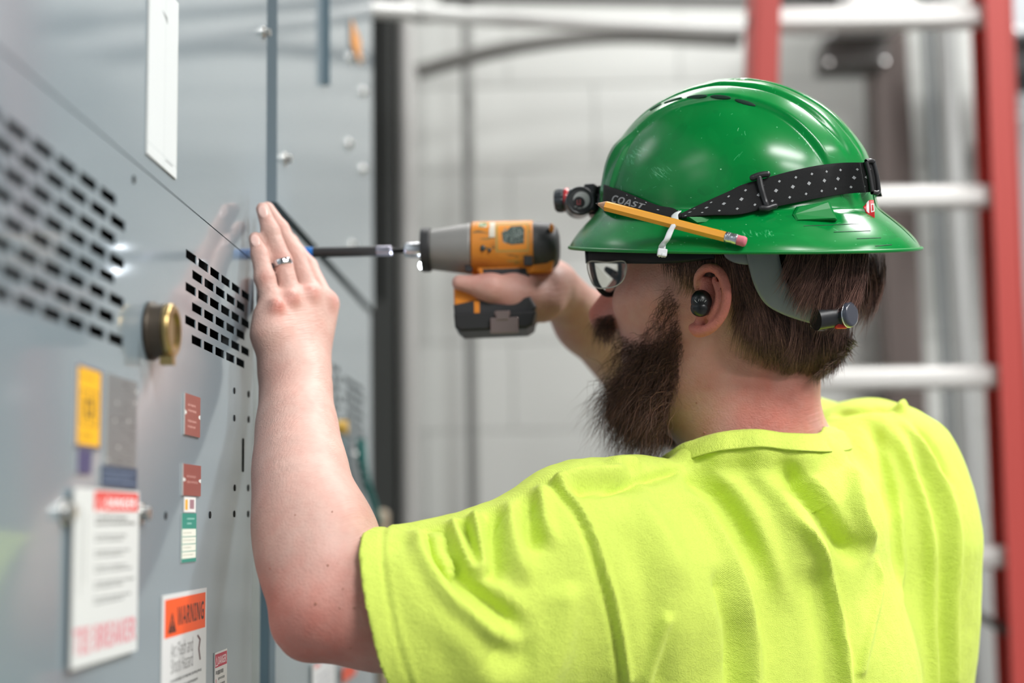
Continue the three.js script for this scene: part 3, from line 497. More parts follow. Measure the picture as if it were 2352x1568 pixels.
for (const [x, y, z, r] of [[634, 700, 1.245, 13], [670, 682, 1.262, 14], [712, 673, 1.283, 14], [748, 690, 1.306, 14]]) body.cone([x, y, z + 0.003, r], [x, y + 6, z + 0.003, r], 0.008);
// right arm, raised behind the face, and the hand round the driver's grip
body.chain([[2000, 1080, 1.43, 100], [1530, 930, 1.6, 84], [1347, 740, 1.49, 64], [1272, 658, 1.43, 57]], 0.02);
body.cone([1264, 660, 1.415, 55], [1195, 688, 1.41, 48], 0.015);
body.cone([1250, 640, 1.429, 40], [1200, 650, 1.434, 36], 0.012);
body.chain([[1255, 690, 1.395, 42], [1190, 677, 1.374, 40], [1128, 662, 1.36, 29], [1056, 649, 1.358, 18]], 0.012);
body.cone([1240, 704, 1.39, 30], [1172, 688, 1.37, 28], 0.015);
body.cone([1255, 650, 1.4, 36], [1180, 650, 1.383, 26], 0.015);
body.chain([[1215, 722, 1.424, 24], [1150, 712, 1.449, 20], [1098, 698, 1.42, 17], [1114, 704, 1.366, 14]], 0.006);
body.chain([[1222, 722, 1.424, 22], [1165, 728, 1.449, 18], [1125, 715, 1.439, 16], [1135, 715, 1.394, 13]], 0.006);
body.chain([[1205, 668, 1.442, 24], [1130, 664, 1.456, 19], [1075, 662, 1.442, 16], [1060, 664, 1.419, 14]], 0.006);
body.chain([[1215, 700, 1.434, 22], [1150, 690, 1.454, 19], [1092, 680, 1.439, 16], [1100, 690, 1.404, 13]], 0.006);

const skinMarks = [
  [1480, 700, 1.215, 0.06, 0.4], [1590, 850, 1.2, 0.06, 0.35], [1390, 700, 1.32, 0.05, 0.5], [1300, 720, 1.46, 0.06, 0.25], [1130, 680, 1.36, 0.06, 0.35],   // redness of the skin itself: [px, py, z, radius m, strength]
  [1640, 640, 1.17, 0.022, 0.95], [1660, 690, 1.17, 0.022, 1.0], [1600, 760, 1.185, 0.02, 1.2], [1760, 960, 1.19, 0.05, 0.75], [1840, 920, 1.24, 0.05, 0.6], [1380, 710, 1.32, 0.025, 0.5],
  [640, 705, 1.245, 0.008, 0.8], [672, 688, 1.262, 0.008, 0.7], [718, 678, 1.285, 0.009, 0.6], [760, 690, 1.31, 0.01, 0.5], [690, 1460, 1.07, 0.04, 0.4], [760, 1440, 1.05, 0.06, 0.3], [612, 632, 1.255, 0.007, 0.5], [648, 590, 1.275, 0.007, 0.4], [830, 1500, 1.06, 0.06, 0.3],
].map(([x, y, z, r, s]) => ({ p: at(x, y, z), r, s }));
const moles = [[813, 1396, 0.0013], [725, 1386, 0.0016], [780, 1396, 0.001], [753, 1298, 0.0014], [788, 1352, 0.001], [678, 1182, 0.001], [763, 1175, 0.001], [620, 1305, 0.001], [1618, 994, 0.0018], [1600, 925, 0.0014], [1707, 988, 0.001], [805, 1488, 0.001]];
function paintSkin(g) {
  const p = g.attributes.position, c = new Float32Array(p.count * 3), uv = new Float32Array(p.count * 2), v = V();
  for (let i = 0; i < p.count; i++) {
    v.fromBufferAttribute(p, i); let red = 0.12 + 0.14 * noise(v.x * 60, v.y * 60, v.z * 60) + 0.1 * noise(v.x * 200, v.y * 200, v.z * 200);
    for (const m of skinMarks) { const d = v.distanceTo(m.p) / m.r; if (d < 2.2) red += m.s * Math.exp(-d * d); }
    red = clamp(red, 0, 1.1); const t = 1 + 0.05 * noise(v.x * 90 + 7, v.y * 90, v.z * 90) + 0.035 * noise(v.x * 400, v.y * 400, v.z * 400);
    c[i * 3] = (0.6 - 0.06 * red) * t; c[i * 3 + 1] = (0.392 - 0.2 * red) * t; c[i * 3 + 2] = (0.335 - 0.185 * red) * t;
    uv[i * 2] = v.x * 0.8 + v.z * 0.7; uv[i * 2 + 1] = v.y + v.z * 0.3;
  }
  g.setAttribute('color', new THREE.BufferAttribute(c, 3)); g.setAttribute('uv', new THREE.BufferAttribute(uv, 2)); return g;
}
const skinBump = noiseTex(512, (u, v) => 0.5 * tileNoise(u, v, 64, 1) + 0.3 * tileNoise(u, v, 128, 2) + 0.2 * tileNoise(u, v, 32, 3));
const skinMat = phys(0xffffff, 0.5, 0, { vertexColors: true, bumpMap: repeat(skinBump, 16, 16), bumpScale: 0.00035, sheen: 0.25, sheenColor: new THREE.Color(0.9, 0.5, 0.4), sheenRoughness: 0.5, specularIntensity: 0.7 });

const worker = thing('person', 'bearded worker in a bright yellow-green t-shirt driving a screw into the grey cabinet', 'person', V(HO.x + 0.06, 0, HO.z));
const bodyLo = V(-0.36, 0.98, -1.8), bodyHi = V(0.56, 1.86, -0.85);
part(worker, 'body', paintSkin(surfaceNets(body, 0.0024, bodyLo, bodyHi)), skinMat);
{
  const mm = std(new THREE.Color(0.33, 0.14, 0.09), 0.6);
  const g = moles.map(([x, y, r]) => { const h = body.hit(x, y); return h ? new THREE.SphereGeometry(r * 0.62, 10, 8).translate(h.x, h.y, h.z - r * 0.1) : null; }).filter(Boolean);
  for (const m of g) part(worker, 'mole', m, mm);
  // nails of the two nearest fingers of the pressed hand
  const nail = phys(new THREE.Color(0.8, 0.52, 0.46), 0.25, 0, { clearcoat: 0.3 });
  for (const [x, y, z, tx, ty] of [[586, 552, 1.268, 0.35, 0.94], [604, 486, 1.281, 0.36, 0.93]]) {
    const h = body.hit(x, y, 1.2, 1.34); if (!h) continue; const n = body.grad(h), d = V(-tx, ty, -0.15); d.addScaledVector(n, -d.dot(n)).normalize();
    part(worker, 'fingernail', new THREE.SphereGeometry(1, 14, 10).scale(0.0042, 0.0068, 0.0012).applyMatrix4(frameOf(d.clone().cross(n).normalize(), d, n, h.clone().addScaledVector(n, -0.0002))), nail);
  }
  const eyeW = phys(0xeae6e0, 0.15), iris = std(0x4a3a2a, 0.3);
  for (const s of [-1, 1]) { const e = part(worker, 'eye', new THREE.SphereGeometry(0.0115, 20, 14).translate(...hp(0.083, 0.008, s * 0.031).toArray()), eyeW); part(e, 'iris', new THREE.SphereGeometry(0.0055, 14, 10).scale(1, 1, 1).translate(...hp(0.0895, 0.008, s * 0.031).toArray()), iris); }
}
// ---- shirt
const shirt = new Field();
const kS = 0.035;
shirt.cone([1735, 1085, 1.285, 186], [1745, 1150, 1.285, 215], kS);
shirt.chain([[1600, 1120, 1.235, 68], [1450, 1150, 1.2, 82], [1340, 1172, 1.168, 92], [1300, 1225, 1.15, 105]], kS);
shirt.chain([[1420, 1300, 1.165, 165], [1290, 1290, 1.148, 165], [1100, 1362, 1.12, 168], [868, 1418, 1.1, 174], [780, 1436, 1.09, 176]], kS);
shirt.chain([[1400, 1450, 1.17, 170], [1100, 1480, 1.13, 160], [890, 1465, 1.1, 140]], 0.05);
shirt.chain([[1545, 1400, 1.2, 175], [1560, 1750, 1.22, 205], [1640, 2450, 1.25, 200]], 0.06);
shirt.chain([[1790, 1270, 1.285, 235], [1800, 1560, 1.29, 270], [1800, 1900, 1.3, 290], [1800, 2480, 1.3, 280]], 0.06);
shirt.chain([[1975, 1058, 1.42, 128], [2010, 1112, 1.385, 183], [2036, 1250, 1.372, 192], [2020, 1424, 1.372, 197], [2000, 1560, 1.372, 196], [1985, 1900, 1.37, 200], [1960, 2450, 1.36, 210]], kS);
shirt.cone([1640, 1400, 1.34, 180], [1660, 2450, 1.34, 200], 0.06);
shirt.chain([[1990, 1085, 1.45, 120], [1850, 1035, 1.5, 108], [1690, 1000, 1.55, 98]], kS);
const RING = [[1545, 1052, 1.262], [1590, 1024, 1.232], [1660, 1003, 1.216], [1740, 997, 1.212], [1820, 1009, 1.22], [1880, 1011, 1.243], [1916, 1000, 1.285], [1890, 985, 1.325], [1800, 985, 1.352], [1700, 1000, 1.355], [1600, 1030, 1.33], [1550, 1056, 1.3]].map((a) => at(...a));
for (let i = 0; i < RING.length; i++) shirt.coneM(RING[i].clone().add(V(0, -0.012, 0)), RING[(i + 1) % RING.length].clone().add(V(0, -0.012, 0)), 0.006, 0.006, 0.02);
const ringC = RING.reduce((a, b) => a.add(b), V()).multiplyScalar(1 / RING.length);
const ringN = RING[3].clone().sub(RING[0]).cross(RING[6].clone().sub(RING[0])).normalize(); if (ringN.y < 0) ringN.negate();
const hemA = at(852, 1243, 1.12), hemB = at(893, 1575, 1.045), hemC = at(828, 1320, 1.045);
const hemN = hemB.clone().sub(hemA).cross(hemC.clone().sub(hemA)).normalize(); if (hemN.x > 0) hemN.negate();          // points out of the sleeve
const hem2 = at(1700, 1000, 1.55), hem2N = at(1690, 1000, 1.56).sub(at(1990, 1085, 1.45)).normalize();
const shirtCut = (x, y, z, d) => {
  const rx = x - ringC.x, ry = y - ringC.y, rz = z - ringC.z, up = rx * ringN.x + ry * ringN.y + rz * ringN.z, rad = Math.sqrt(Math.max(0, rx * rx + ry * ry + rz * rz - up * up));
  let v = Math.max(d, Math.min(up, 0.074 - rad)); v = Math.max(v, Math.min(up + 0.02, 0.066 - rad));
  const s = (x - hemA.x) * hemN.x + (y - hemA.y) * hemN.y + (z - hemA.z) * hemN.z; v = Math.max(v, s); if (s > -0.06) v = Math.max(v, Math.min(-(d + 0.0045), s + 0.06));
  const s2 = (x - hem2.x) * hem2N.x + (y - hem2.y) * hem2N.y + (z - hem2.z) * hem2N.z; if (x < 0.35) v = Math.max(v, s2); if (s2 > -0.04 && x < 0.35) v = Math.max(v, Math.min(-(d + 0.0045), s2 + 0.04));
  const b = 0.86 - y; v = Math.max(v, b); v = Math.max(v, Math.min(-(d + 0.005), 0.92 - y));
  return v;
};
const shirtGeo = surfaceNets(shirt, 0.0021, V(-0.2, 0.84, -1.85), V(0.62, 1.62, -0.85), shirtCut);
// folds of the cloth: each a line on the shirt, with half-width and height in millimetres (negative: a valley)
const FOLDS = [
  [[[1770, 1062], [1830, 1100], [1885, 1155], [1935, 1228], [1965, 1262], [1995, 1275]], 11, -11], [[[1800, 1050], [1870, 1110], [1925, 1180], [1960, 1230], [1985, 1255]], 7, 4],
  [[[1950, 1052], [1958, 1110], [1966, 1170], [1990, 1225], [2012, 1268]], 7, 6], [[[2012, 1268], [2020, 1330], [2005, 1420], [1985, 1500], [1978, 1540]], 4, 2.5],
  [[[1559, 1088], [1600, 1102], [1640, 1132], [1684, 1190], [1724, 1270], [1750, 1362]], 9, -5], [[[1600, 1085], [1660, 1105], [1720, 1170], [1760, 1250], [1790, 1340], [1800, 1420]], 10, 4],
  [[[1545, 1112], [1590, 1160], [1625, 1210], [1664, 1283], [1704, 1395], [1722, 1480], [1728, 1600]], 9, 6], [[[1640, 1290], [1668, 1380], [1685, 1460], [1690, 1600]], 10, -5],
  [[[1700, 1062], [1760, 1110], [1820, 1180], [1875, 1250], [1905, 1330]], 10, 3], [[[1816, 1177], [1860, 1225], [1890, 1275], [1915, 1370], [1935, 1470], [1950, 1600]], 4.5, 4.5], [[[1850, 1290], [1880, 1380], [1900, 1480], [1905, 1600]], 12, -4],
  [[[2012, 985], [2040, 1060], [2058, 1130], [2062, 1210], [2066, 1330], [2062, 1420]], 6, 3.5], [[[1990, 955], [2025, 1030], [2045, 1110], [2046, 1200]], 8, -4],
  [[[2030, 955], [2085, 1050], [2118, 1140], [2138, 1230], [2140, 1330], [2136, 1460], [2138, 1600]], 7, 4.5], [[[2075, 1000], [2118, 1090], [2140, 1150], [2165, 1290], [2165, 1450], [2162, 1600]], 8, -3.5],
  [[[2050, 950], [2110, 1010], [2160, 1100], [2188, 1190], [2194, 1300], [2188, 1420], [2188, 1560]], 6, 4], [[[2090, 970], [2150, 1050], [2185, 1130]], 6, -3],
  [[[2089, 926], [2075, 932], [2062, 945]], 5, 4], [[[1905, 950], [1960, 942], [2020, 936], [2070, 940]], 6, -3],
  // sleeve
  [[[995, 1225], [1005, 1270], [1040, 1315], [1084, 1358], [1140, 1400], [1180, 1432], [1225, 1468]], 9, -5.2], [[[1015, 1218], [1035, 1275], [1090, 1330], [1150, 1375], [1240, 1430]], 9, 2.6], [[[968, 1234], [978, 1290], [1014, 1348], [1080, 1400], [1150, 1455], [1220, 1510]], 9, 4.5],
  [[[1025, 1214], [1032, 1250], [1050, 1290], [1077, 1318]], 6.5, -3], [[[1045, 1206], [1060, 1250], [1078, 1290], [1095, 1312]], 7, 3.6], [[[1066, 1205], [1082, 1250], [1092, 1285], [1096, 1310]], 5, -5], [[[1092, 1196], [1100, 1240], [1110, 1290], [1120, 1330]], 7, 5],
  [[[1135, 1185], [1128, 1230], [1130, 1290], [1150, 1350]], 8, -4], [[[1175, 1172], [1175, 1220], [1190, 1290], [1215, 1350]], 9, 3.5], [[[1215, 1155], [1215, 1210], [1235, 1280]], 8, -3.5], [[[1245, 1130], [1250, 1190], [1275, 1270]], 7, 3],
  [[[920, 1250], [935, 1320], [985, 1400], [1060, 1470], [1130, 1560]], 14, 3], [[[1290, 1330], [1300, 1400], [1280, 1500], [1240, 1590]], 13, 3.5], [[[1120, 1470], [1180, 1500], [1240, 1500]], 14, -3],
  // shoulder top
  [[[1290, 1112], [1330, 1098], [1400, 1092], [1450, 1080]], 7, 4], [[[1300, 1130], [1360, 1118], [1430, 1112], [1500, 1095]], 7, -4], [[[1395, 1078], [1425, 1066], [1450, 1066], [1480, 1078]], 7, 4], [[[1560, 1065], [1540, 1085], [1500, 1095], [1470, 1105]], 6, -3],
  [[[1440, 1130], [1500, 1200], [1545, 1280], [1570, 1370]], 13, 3], [[[1410, 1180], [1470, 1290], [1500, 1400], [1510, 1560]], 14, -3], [[[1540, 1400], [1520, 1470], [1490, 1568]], 5, 3],
  // seams: armhole and shoulder seam
  [[[1262, 1111], [1290, 1138], [1318, 1170], [1342, 1215], [1361, 1270], [1380, 1325], [1394, 1375], [1412, 1460], [1427, 1560], [1432, 1620]], 3.4, -1.7], [[[1275, 1108], [1308, 1140], [1334, 1172], [1358, 1218], [1377, 1272], [1396, 1330], [1410, 1378], [1428, 1462], [1443, 1560]], 4, 1.8],
  [[[1345, 1150], [1400, 1125], [1460, 1100], [1540, 1078], [1600, 1058], [1655, 1030]], 3, -1.6],
].map(([pts, w, h]) => {
  const hits = pts.map(([x, y]) => shirt.hit(x, Math.min(y, 1640))).filter(Boolean); if (hits.length < 2) return null;
  const hard = pts[0][0] < 1300 && pts[0][1] < 1240; if (hard) h *= 1.45;
  const c = new THREE.CatmullRomCurve3(hits, false, 'centripetal').getPoints(24), box = new THREE.Box3().setFromPoints(c).expandByScalar(w * 0.0028); return { c, hard, w: w / 1000, long: pts[pts.length - 1][1] >= 1540, h: h * 2 / 1000, box };
}).filter(Boolean);
{
  const p = shirtGeo.attributes.position, n = shirtGeo.attributes.normal, v = V(), q = V(), d = new Float32Array(p.count), uv = new Float32Array(p.count * 2);
  const tr = at(2010, 1110, 1.385).sub(at(1340, 1172, 1.168)).setY(0).normalize();
  for (let i = 0; i < p.count; i++) {
    v.fromBufferAttribute(p, i); let s = 0;
    for (const f of FOLDS) {
      if (!f.box.containsPoint(v)) continue; let best = 1e9, bi = 0;
      for (let k = 0; k + 1 < f.c.length; k++) { const a = f.c[k], b = f.c[k + 1]; q.subVectors(b, a); const l = q.lengthSq(), t = clamp(((v.x - a.x) * q.x + (v.y - a.y) * q.y + (v.z - a.z) * q.z) / l, 0, 1), dx = v.x - a.x - q.x * t, dy = v.y - a.y - q.y * t, dz = v.z - a.z - q.z * t, e = dx * dx + dy * dy + dz * dz; if (e < best) { best = e; bi = k + t; } }
      const u = bi / (f.c.length - 1), e = best / (f.w * f.w); if (e < 7) s += f.h * Math.exp(-e) * (f.hard ? smooth(-0.12, 0.06, u) : smooth(0, 0.22, u)) * (f.long ? 1 : smooth(0, 0.3, 1 - u));
    }
    const hd = -((v.x - hemA.x) * hemN.x + (v.y - hemA.y) * hemN.y + (v.z - hemA.z) * hemN.z), onSleeve = smooth(0.06, 0.04, hd);
    s -= onSleeve * 0.0012 * Math.exp(-(((hd - 0.0165) / 0.0018) ** 2)); s += onSleeve * 0.0006 * Math.exp(-(((hd - 0.021) / 0.002) ** 2));
    s += 0.0011 * noise(v.x * 42, v.y * 16, v.z * 42) + 0.0005 * noise(v.x * 110, v.y * 60, v.z * 110);
    d[i] = s; uv[i * 2] = v.dot(tr); uv[i * 2 + 1] = v.y;
  }
  for (let i = 0; i < p.count; i++) { const s = d[i]; p.setXYZ(i, p.getX(i) + n.getX(i) * s, p.getY(i) + n.getY(i) * s, p.getZ(i) + n.getZ(i) * s); }
  shirtGeo.setAttribute('uv', new THREE.BufferAttribute(uv, 2)); shirtGeo.computeVertexNormals();
}
const knit = noiseTex(512, (u, v) => 0.35 + 0.25 * Math.sin(u * 6.28318 * 64) * Math.sin(v * 6.28318 * 64) + 0.5 * (tileNoise(u, v, 128, 4) - 0.5) + 0.45 * (tileNoise(u, v, 24, 6) - 0.5));
const heather = canvasTex(256, 256, (c, w, h) => { c.fillStyle = '#f4f4f4'; c.fillRect(0, 0, w, h); const r = rng(8); for (let i = 0; i < 2600; i++) { c.fillStyle = `rgba(${r() < 0.5 ? '255,255,255' : '214,214,206'},${0.5 * r()})`; c.fillRect(r() * w, r() * h, 3 + r() * 14, 1); } });
const shirtMat = phys(new THREE.Color(0.74, 0.9, 0.15), 0.88, 0, { map: repeat(heather, 22, 22), bumpMap: repeat(knit, 14, 14), bumpScale: 0.0006, sheen: 0.5, sheenColor: new THREE.Color(0.95, 1, 0.6), sheenRoughness: 0.55, specularIntensity: 0.4 });
const shirtMesh = part(worker, 'shirt', shirtGeo, shirtMat, false, 'bright yellow-green short-sleeved t-shirt');
{
  // ribbed collar band following the neckline
  const cv = new THREE.CatmullRomCurve3(RING, true), N = 260, prof = [[0.0, 0.003], [0.0012, 0.0042], [0.0022, 0.002], [0.0022, -0.004], [0.0022, -0.0125], [0.0014, -0.0138], [0.0002, -0.0125], [-0.0012, -0.004], [-0.001, 0.002]];
  const pos = [], uv = [], idx = [], m = prof.length;
  for (let i = 0; i <= N; i++) { const c = cv.getPointAt((i % N) / N), o = c.clone().sub(ringC); o.addScaledVector(ringN, -o.dot(ringN)).normalize(); const rib = i % 2 ? 0.0003 : 0; prof.forEach(([a, b], k) => { const q = c.clone().addScaledVector(o, a + rib + Math.max(0, -b) * 0.35 + 0.001).addScaledVector(ringN, b); const need = a > 0.0009 ? 0.0008 + a + rib : 0.0004; let pushed = 0; for (let it = 0; it < 4 && k > 0 && k < 8; it++) { const d = shirt.ev(q.x, q.y, q.z), s = Math.min(need - d, 0.0065 - pushed); if (s > 0) { q.addScaledVector(o, s); pushed += s; } } pos.push(q.x, q.y, q.z); uv.push(i / N * 0.45, k / m * 0.03); }); }
  for (let i = 0; i < N; i++) for (let k = 0; k < m; k++) { const a = i * m + k, b = i * m + (k + 1) % m, c = a + m, d = b + m; idx.push(a, c, b, b, c, d); }
  const g = new THREE.BufferGeometry(); g.setAttribute('position', new THREE.Float32BufferAttribute(pos, 3)); g.setAttribute('uv', new THREE.Float32BufferAttribute(uv, 2)); g.setIndex(idx); g.computeVertexNormals();
  const col = part(shirtMesh, 'collar', g, shirtMat);
}
// trousers and boots, below the picture
{
  const tr = new Field(), jean = std(new THREE.Color(0.03, 0.04, 0.06), 0.85), hipL = at(1700, 2400, 1.25), hipR = at(1900, 2400, 1.36);
  const footL = V(hipL.x - 0.05, 0.1, hipL.z - 0.02), footR = V(hipR.x + 0.05, 0.1, hipR.z - 0.06), kneeL = hipL.clone().lerp(footL, 0.5), kneeR = hipR.clone().lerp(footR, 0.5);
  tr.coneM(hipL.clone().setY(1.0), hipR.clone().setY(1.0), 0.1, 0.1, 0.05); tr.coneM(hipL, kneeL, 0.1, 0.075, 0.04); tr.coneM(kneeL, footL, 0.075, 0.06, 0.03); tr.coneM(hipR, kneeR, 0.1, 0.075, 0.04); tr.coneM(kneeR, footR, 0.075, 0.06, 0.03);
  part(worker, 'trousers', surfaceNets(tr, 0.012, V(-0.1, 0, -1.8), V(0.8, 1.15, -0.9)), jean);
  const bt = std(0x3a2a1c, 0.6);
  for (const f of [footL, footR]) { const b = new Field(); b.coneM(V(f.x + 0.02, 0.1, f.z), V(f.x, 0.05, f.z), 0.06, 0.05, 0.03); b.coneM(V(f.x + 0.03, 0.045, f.z), V(f.x - 0.16, 0.04, f.z - 0.1), 0.045, 0.042, 0.03); part(worker, 'boot', surfaceNets(b, 0.008, V(f.x - 0.3, -0.02, f.z - 0.25), V(f.x + 0.2, 0.25, f.z + 0.2), (x, y, z, d) => Math.max(d, 0.001 - y)), bt); }
}
// ---------------------------------------------------------------- hair and beard
const hairF = new Field();
hell(hairF, -0.02, 0.035, 0, 0.098, 0.1, 0.085, 0.02);
hairF.chain([[1850, 640, 1.24, 130], [1855, 740, 1.25, 90], [1850, 800, 1.265, 62]], 0.02);
hairF.chain([[1740, 660, 1.225, 70], [1752, 740, 1.22, 56], [1790, 800, 1.23, 40]], 0.02);
hairF.cone([1570, 600, 1.215, 42], [1640, 590, 1.21, 50], 0.02);
hairF.cone([1868, 640, 1.24, 86], [1872, 600, 1.24, 88], 0.02);
const inPoly = (p, x, y) => { let c = false; for (let i = 0, j = p.length - 1; i < p.length; j = i++) { const a = p[i], b = p[j]; if ((a[1] > y) !== (b[1] > y) && x < (b[0] - a[0]) * (y - a[1]) / (b[1] - a[1]) + a[0]) c = !c; } return c; };
const hairMat = phys(0xffffff, 0.42, 0, { vertexColors: true, specularIntensity: 0.8 });
const capMat = std(new THREE.Color(0.03, 0.016, 0.012), 0.8);
const headBody = body.p.slice(0, 60);
{
  // the dark under-layer of the hair
  const cap = surfaceNets(hairF, 0.004, V(0, 1.4, -1.5), V(0.5, 1.85, -1.0), (x, y, z, d) => {
    const [f, u, r] = toHead(V(x, y, z)); let v = Math.max(d + 0.004, u - 0.07);
    v = Math.max(v, f - lerp(-0.028, 0.04, smooth(0.006, 0.05, u)) + 0.004 * noise(f * 300, u * 300, 1)); return v;
  });
  const hairMesh = part(worker, 'hair', cap, capMat, false, 'short straight dark brown hair'); hairMesh.userData.kind = 'stuff';
  const r = rng(77), list = [], cols = [];
  const add = (poly, n, dir, len, lift, seg = 7, spread = 0.25, z1 = 1.45) => {
    let x0 = 1e9, x1 = -1e9, y0 = 1e9, y1 = -1e9; for (const [x, y] of poly) { x0 = Math.min(x0, x); x1 = Math.max(x1, x); y0 = Math.min(y0, y); y1 = Math.max(y1, y); }
    for (let i = 0; i < n; i++) {
      let x, y, g = 0; do { x = lerp(x0, x1, r()); y = lerp(y0, y1, r()); } while (!inPoly(poly, x, y) && g++ < 60);
      const clump = noise(x * 0.05, y * 0.03, 4.5), d = dir(x, y), a = Math.atan2(d[1], d[0]) + (r() - 0.5) * spread + clump * 0.35, L = len(x, y) * (0.6 + 0.6 * r()), bend = (r() - 0.5) * 0.5 + clump * 0.5;
      const s = []; let qx = x, qy = y, lz = 1.24;
      for (let k = 0; k <= seg; k++) {
        const t = k / seg, h = hairF.hit(qx, qy, 1.0, z1) ?? null, bh = h ? null : null; let p;
        if (h) { const nn = hairF.grad(h); const up = lift[0] + (lift[1] - lift[0]) * t + 0.0022 * (i % 7) / 7 + (clump + 0.4) * 0.003 * t; p = h.addScaledVector(nn, up); lz = -p.clone().sub(camera.position).applyMatrix3(camRot.clone().transpose()).z; }
        else if (!k) break; else p = at(qx, qy, lz + 0.002);
        s.push(p); const aa = a + bend * t; qx += Math.cos(aa) * L / seg; qy += Math.sin(aa) * L / seg;
      }
      if (s.length < seg + 1) continue; s.r = 0.7 + 0.6 * r(); s.tip = 0.8 + 0.8 * r(); list.push(s);
      const w = Math.max(0, Math.pow(r(), 2) + 0.5 * clump), b = (0.5 + 0.7 * r()) * (1 + 0.35 * noise(x * 0.09, y * 0.02, 9.1)); cols.push([lerp(0.05, 0.34, w) * b, lerp(0.026, 0.185, w) * b, lerp(0.022, 0.145, w) * b]);
    }
  };
  // lock over the strap at the back
  add([[1803, 570], [1966, 570], [1966, 620], [1945, 650], [1895, 640], [1830, 610]], 2400, (x, y) => [lerp(-0.3, -0.12, clamp((x - 1790) / 200, 0, 1)), 1], (x) => lerp(70, 105, clamp((x - 1790) / 130, 0, 1)), [0.012, 0.0165]);
  add([[1860, 570], [1966, 570], [1960, 640], [1900, 660]], 1500, () => [-0.1, 1], () => 85, [0.002, 0.01]);
  // below the strap, to the nape
  add([[1690, 600], [1745, 640], [1800, 712], [1890, 735], [1948, 745], [1940, 790], [1900, 800], [1820, 780], [1740, 740], [1700, 690]], 3600, (x, y) => [lerp(0.35, -0.35, clamp((x - 1700) / 220, 0, 1)), 1], (x, y) => lerp(105, 70, clamp((x - 1700) / 250, 0, 1)), [0.001, 0.006]);
  add([[1700, 760], [1760, 800], [1900, 830], [1940, 800], [1900, 770], [1780, 740]], 1300, (x, y) => [lerp(0.75, -0.3, clamp((x - 1700) / 200, 0, 1)), 1], () => 60, [0.0, 0.004]);
  // between ear and strap
  add([[1650, 580], [1730, 580], [1745, 650], [1720, 700], [1690, 690], [1680, 640]], 1300, (x, y) => [0.3, 1], () => 85, [0.0, 0.004]);
  // temple and over the ear
  add([[1580, 572], [1665, 572], [1665, 604], [1600, 608]], 900, (x) => [lerp(0.12, 0.3, clamp((x - 1560) / 100, 0, 1)), 1], (x) => lerp(72, 44, clamp((x - 1580) / 80, 0, 1)), [0.001, 0.004], 7, 0.5);
  add([[1500, 574], [1600, 574], [1600, 600], [1540, 590]], 260, (x) => [lerp(0.3, 0.1, clamp((x - 1500) / 90, 0, 1)), 1], (x) => lerp(30, 85, clamp((x - 1500) / 90, 0, 1)), [0.001, 0.004], 7, 0.5);
  // stray tips at the nape
  add([[1925, 760], [1948, 770], [1945, 800], [1930, 810]], 60, () => [0.55, 0.8], () => 42, [0.004, 0.01], 6, 0.5);
  // the far side and the front, mirrored in rough, seen only from other places
  const src = list.length; for (let i = 0; i < src; i += 5) { const s = list[i].map((p) => { const [f, u, q] = toHead(p); return hp(f, u, -q); }); s.r = list[i].r; s.tip = list[i].tip; list.push(s); cols.push(cols[i]); }
  const hs = part(hairMesh, 'strands', strands(list, 0.00021, (i) => cols[i]), hairMat); hs.userData.kind = 'stuff';
}
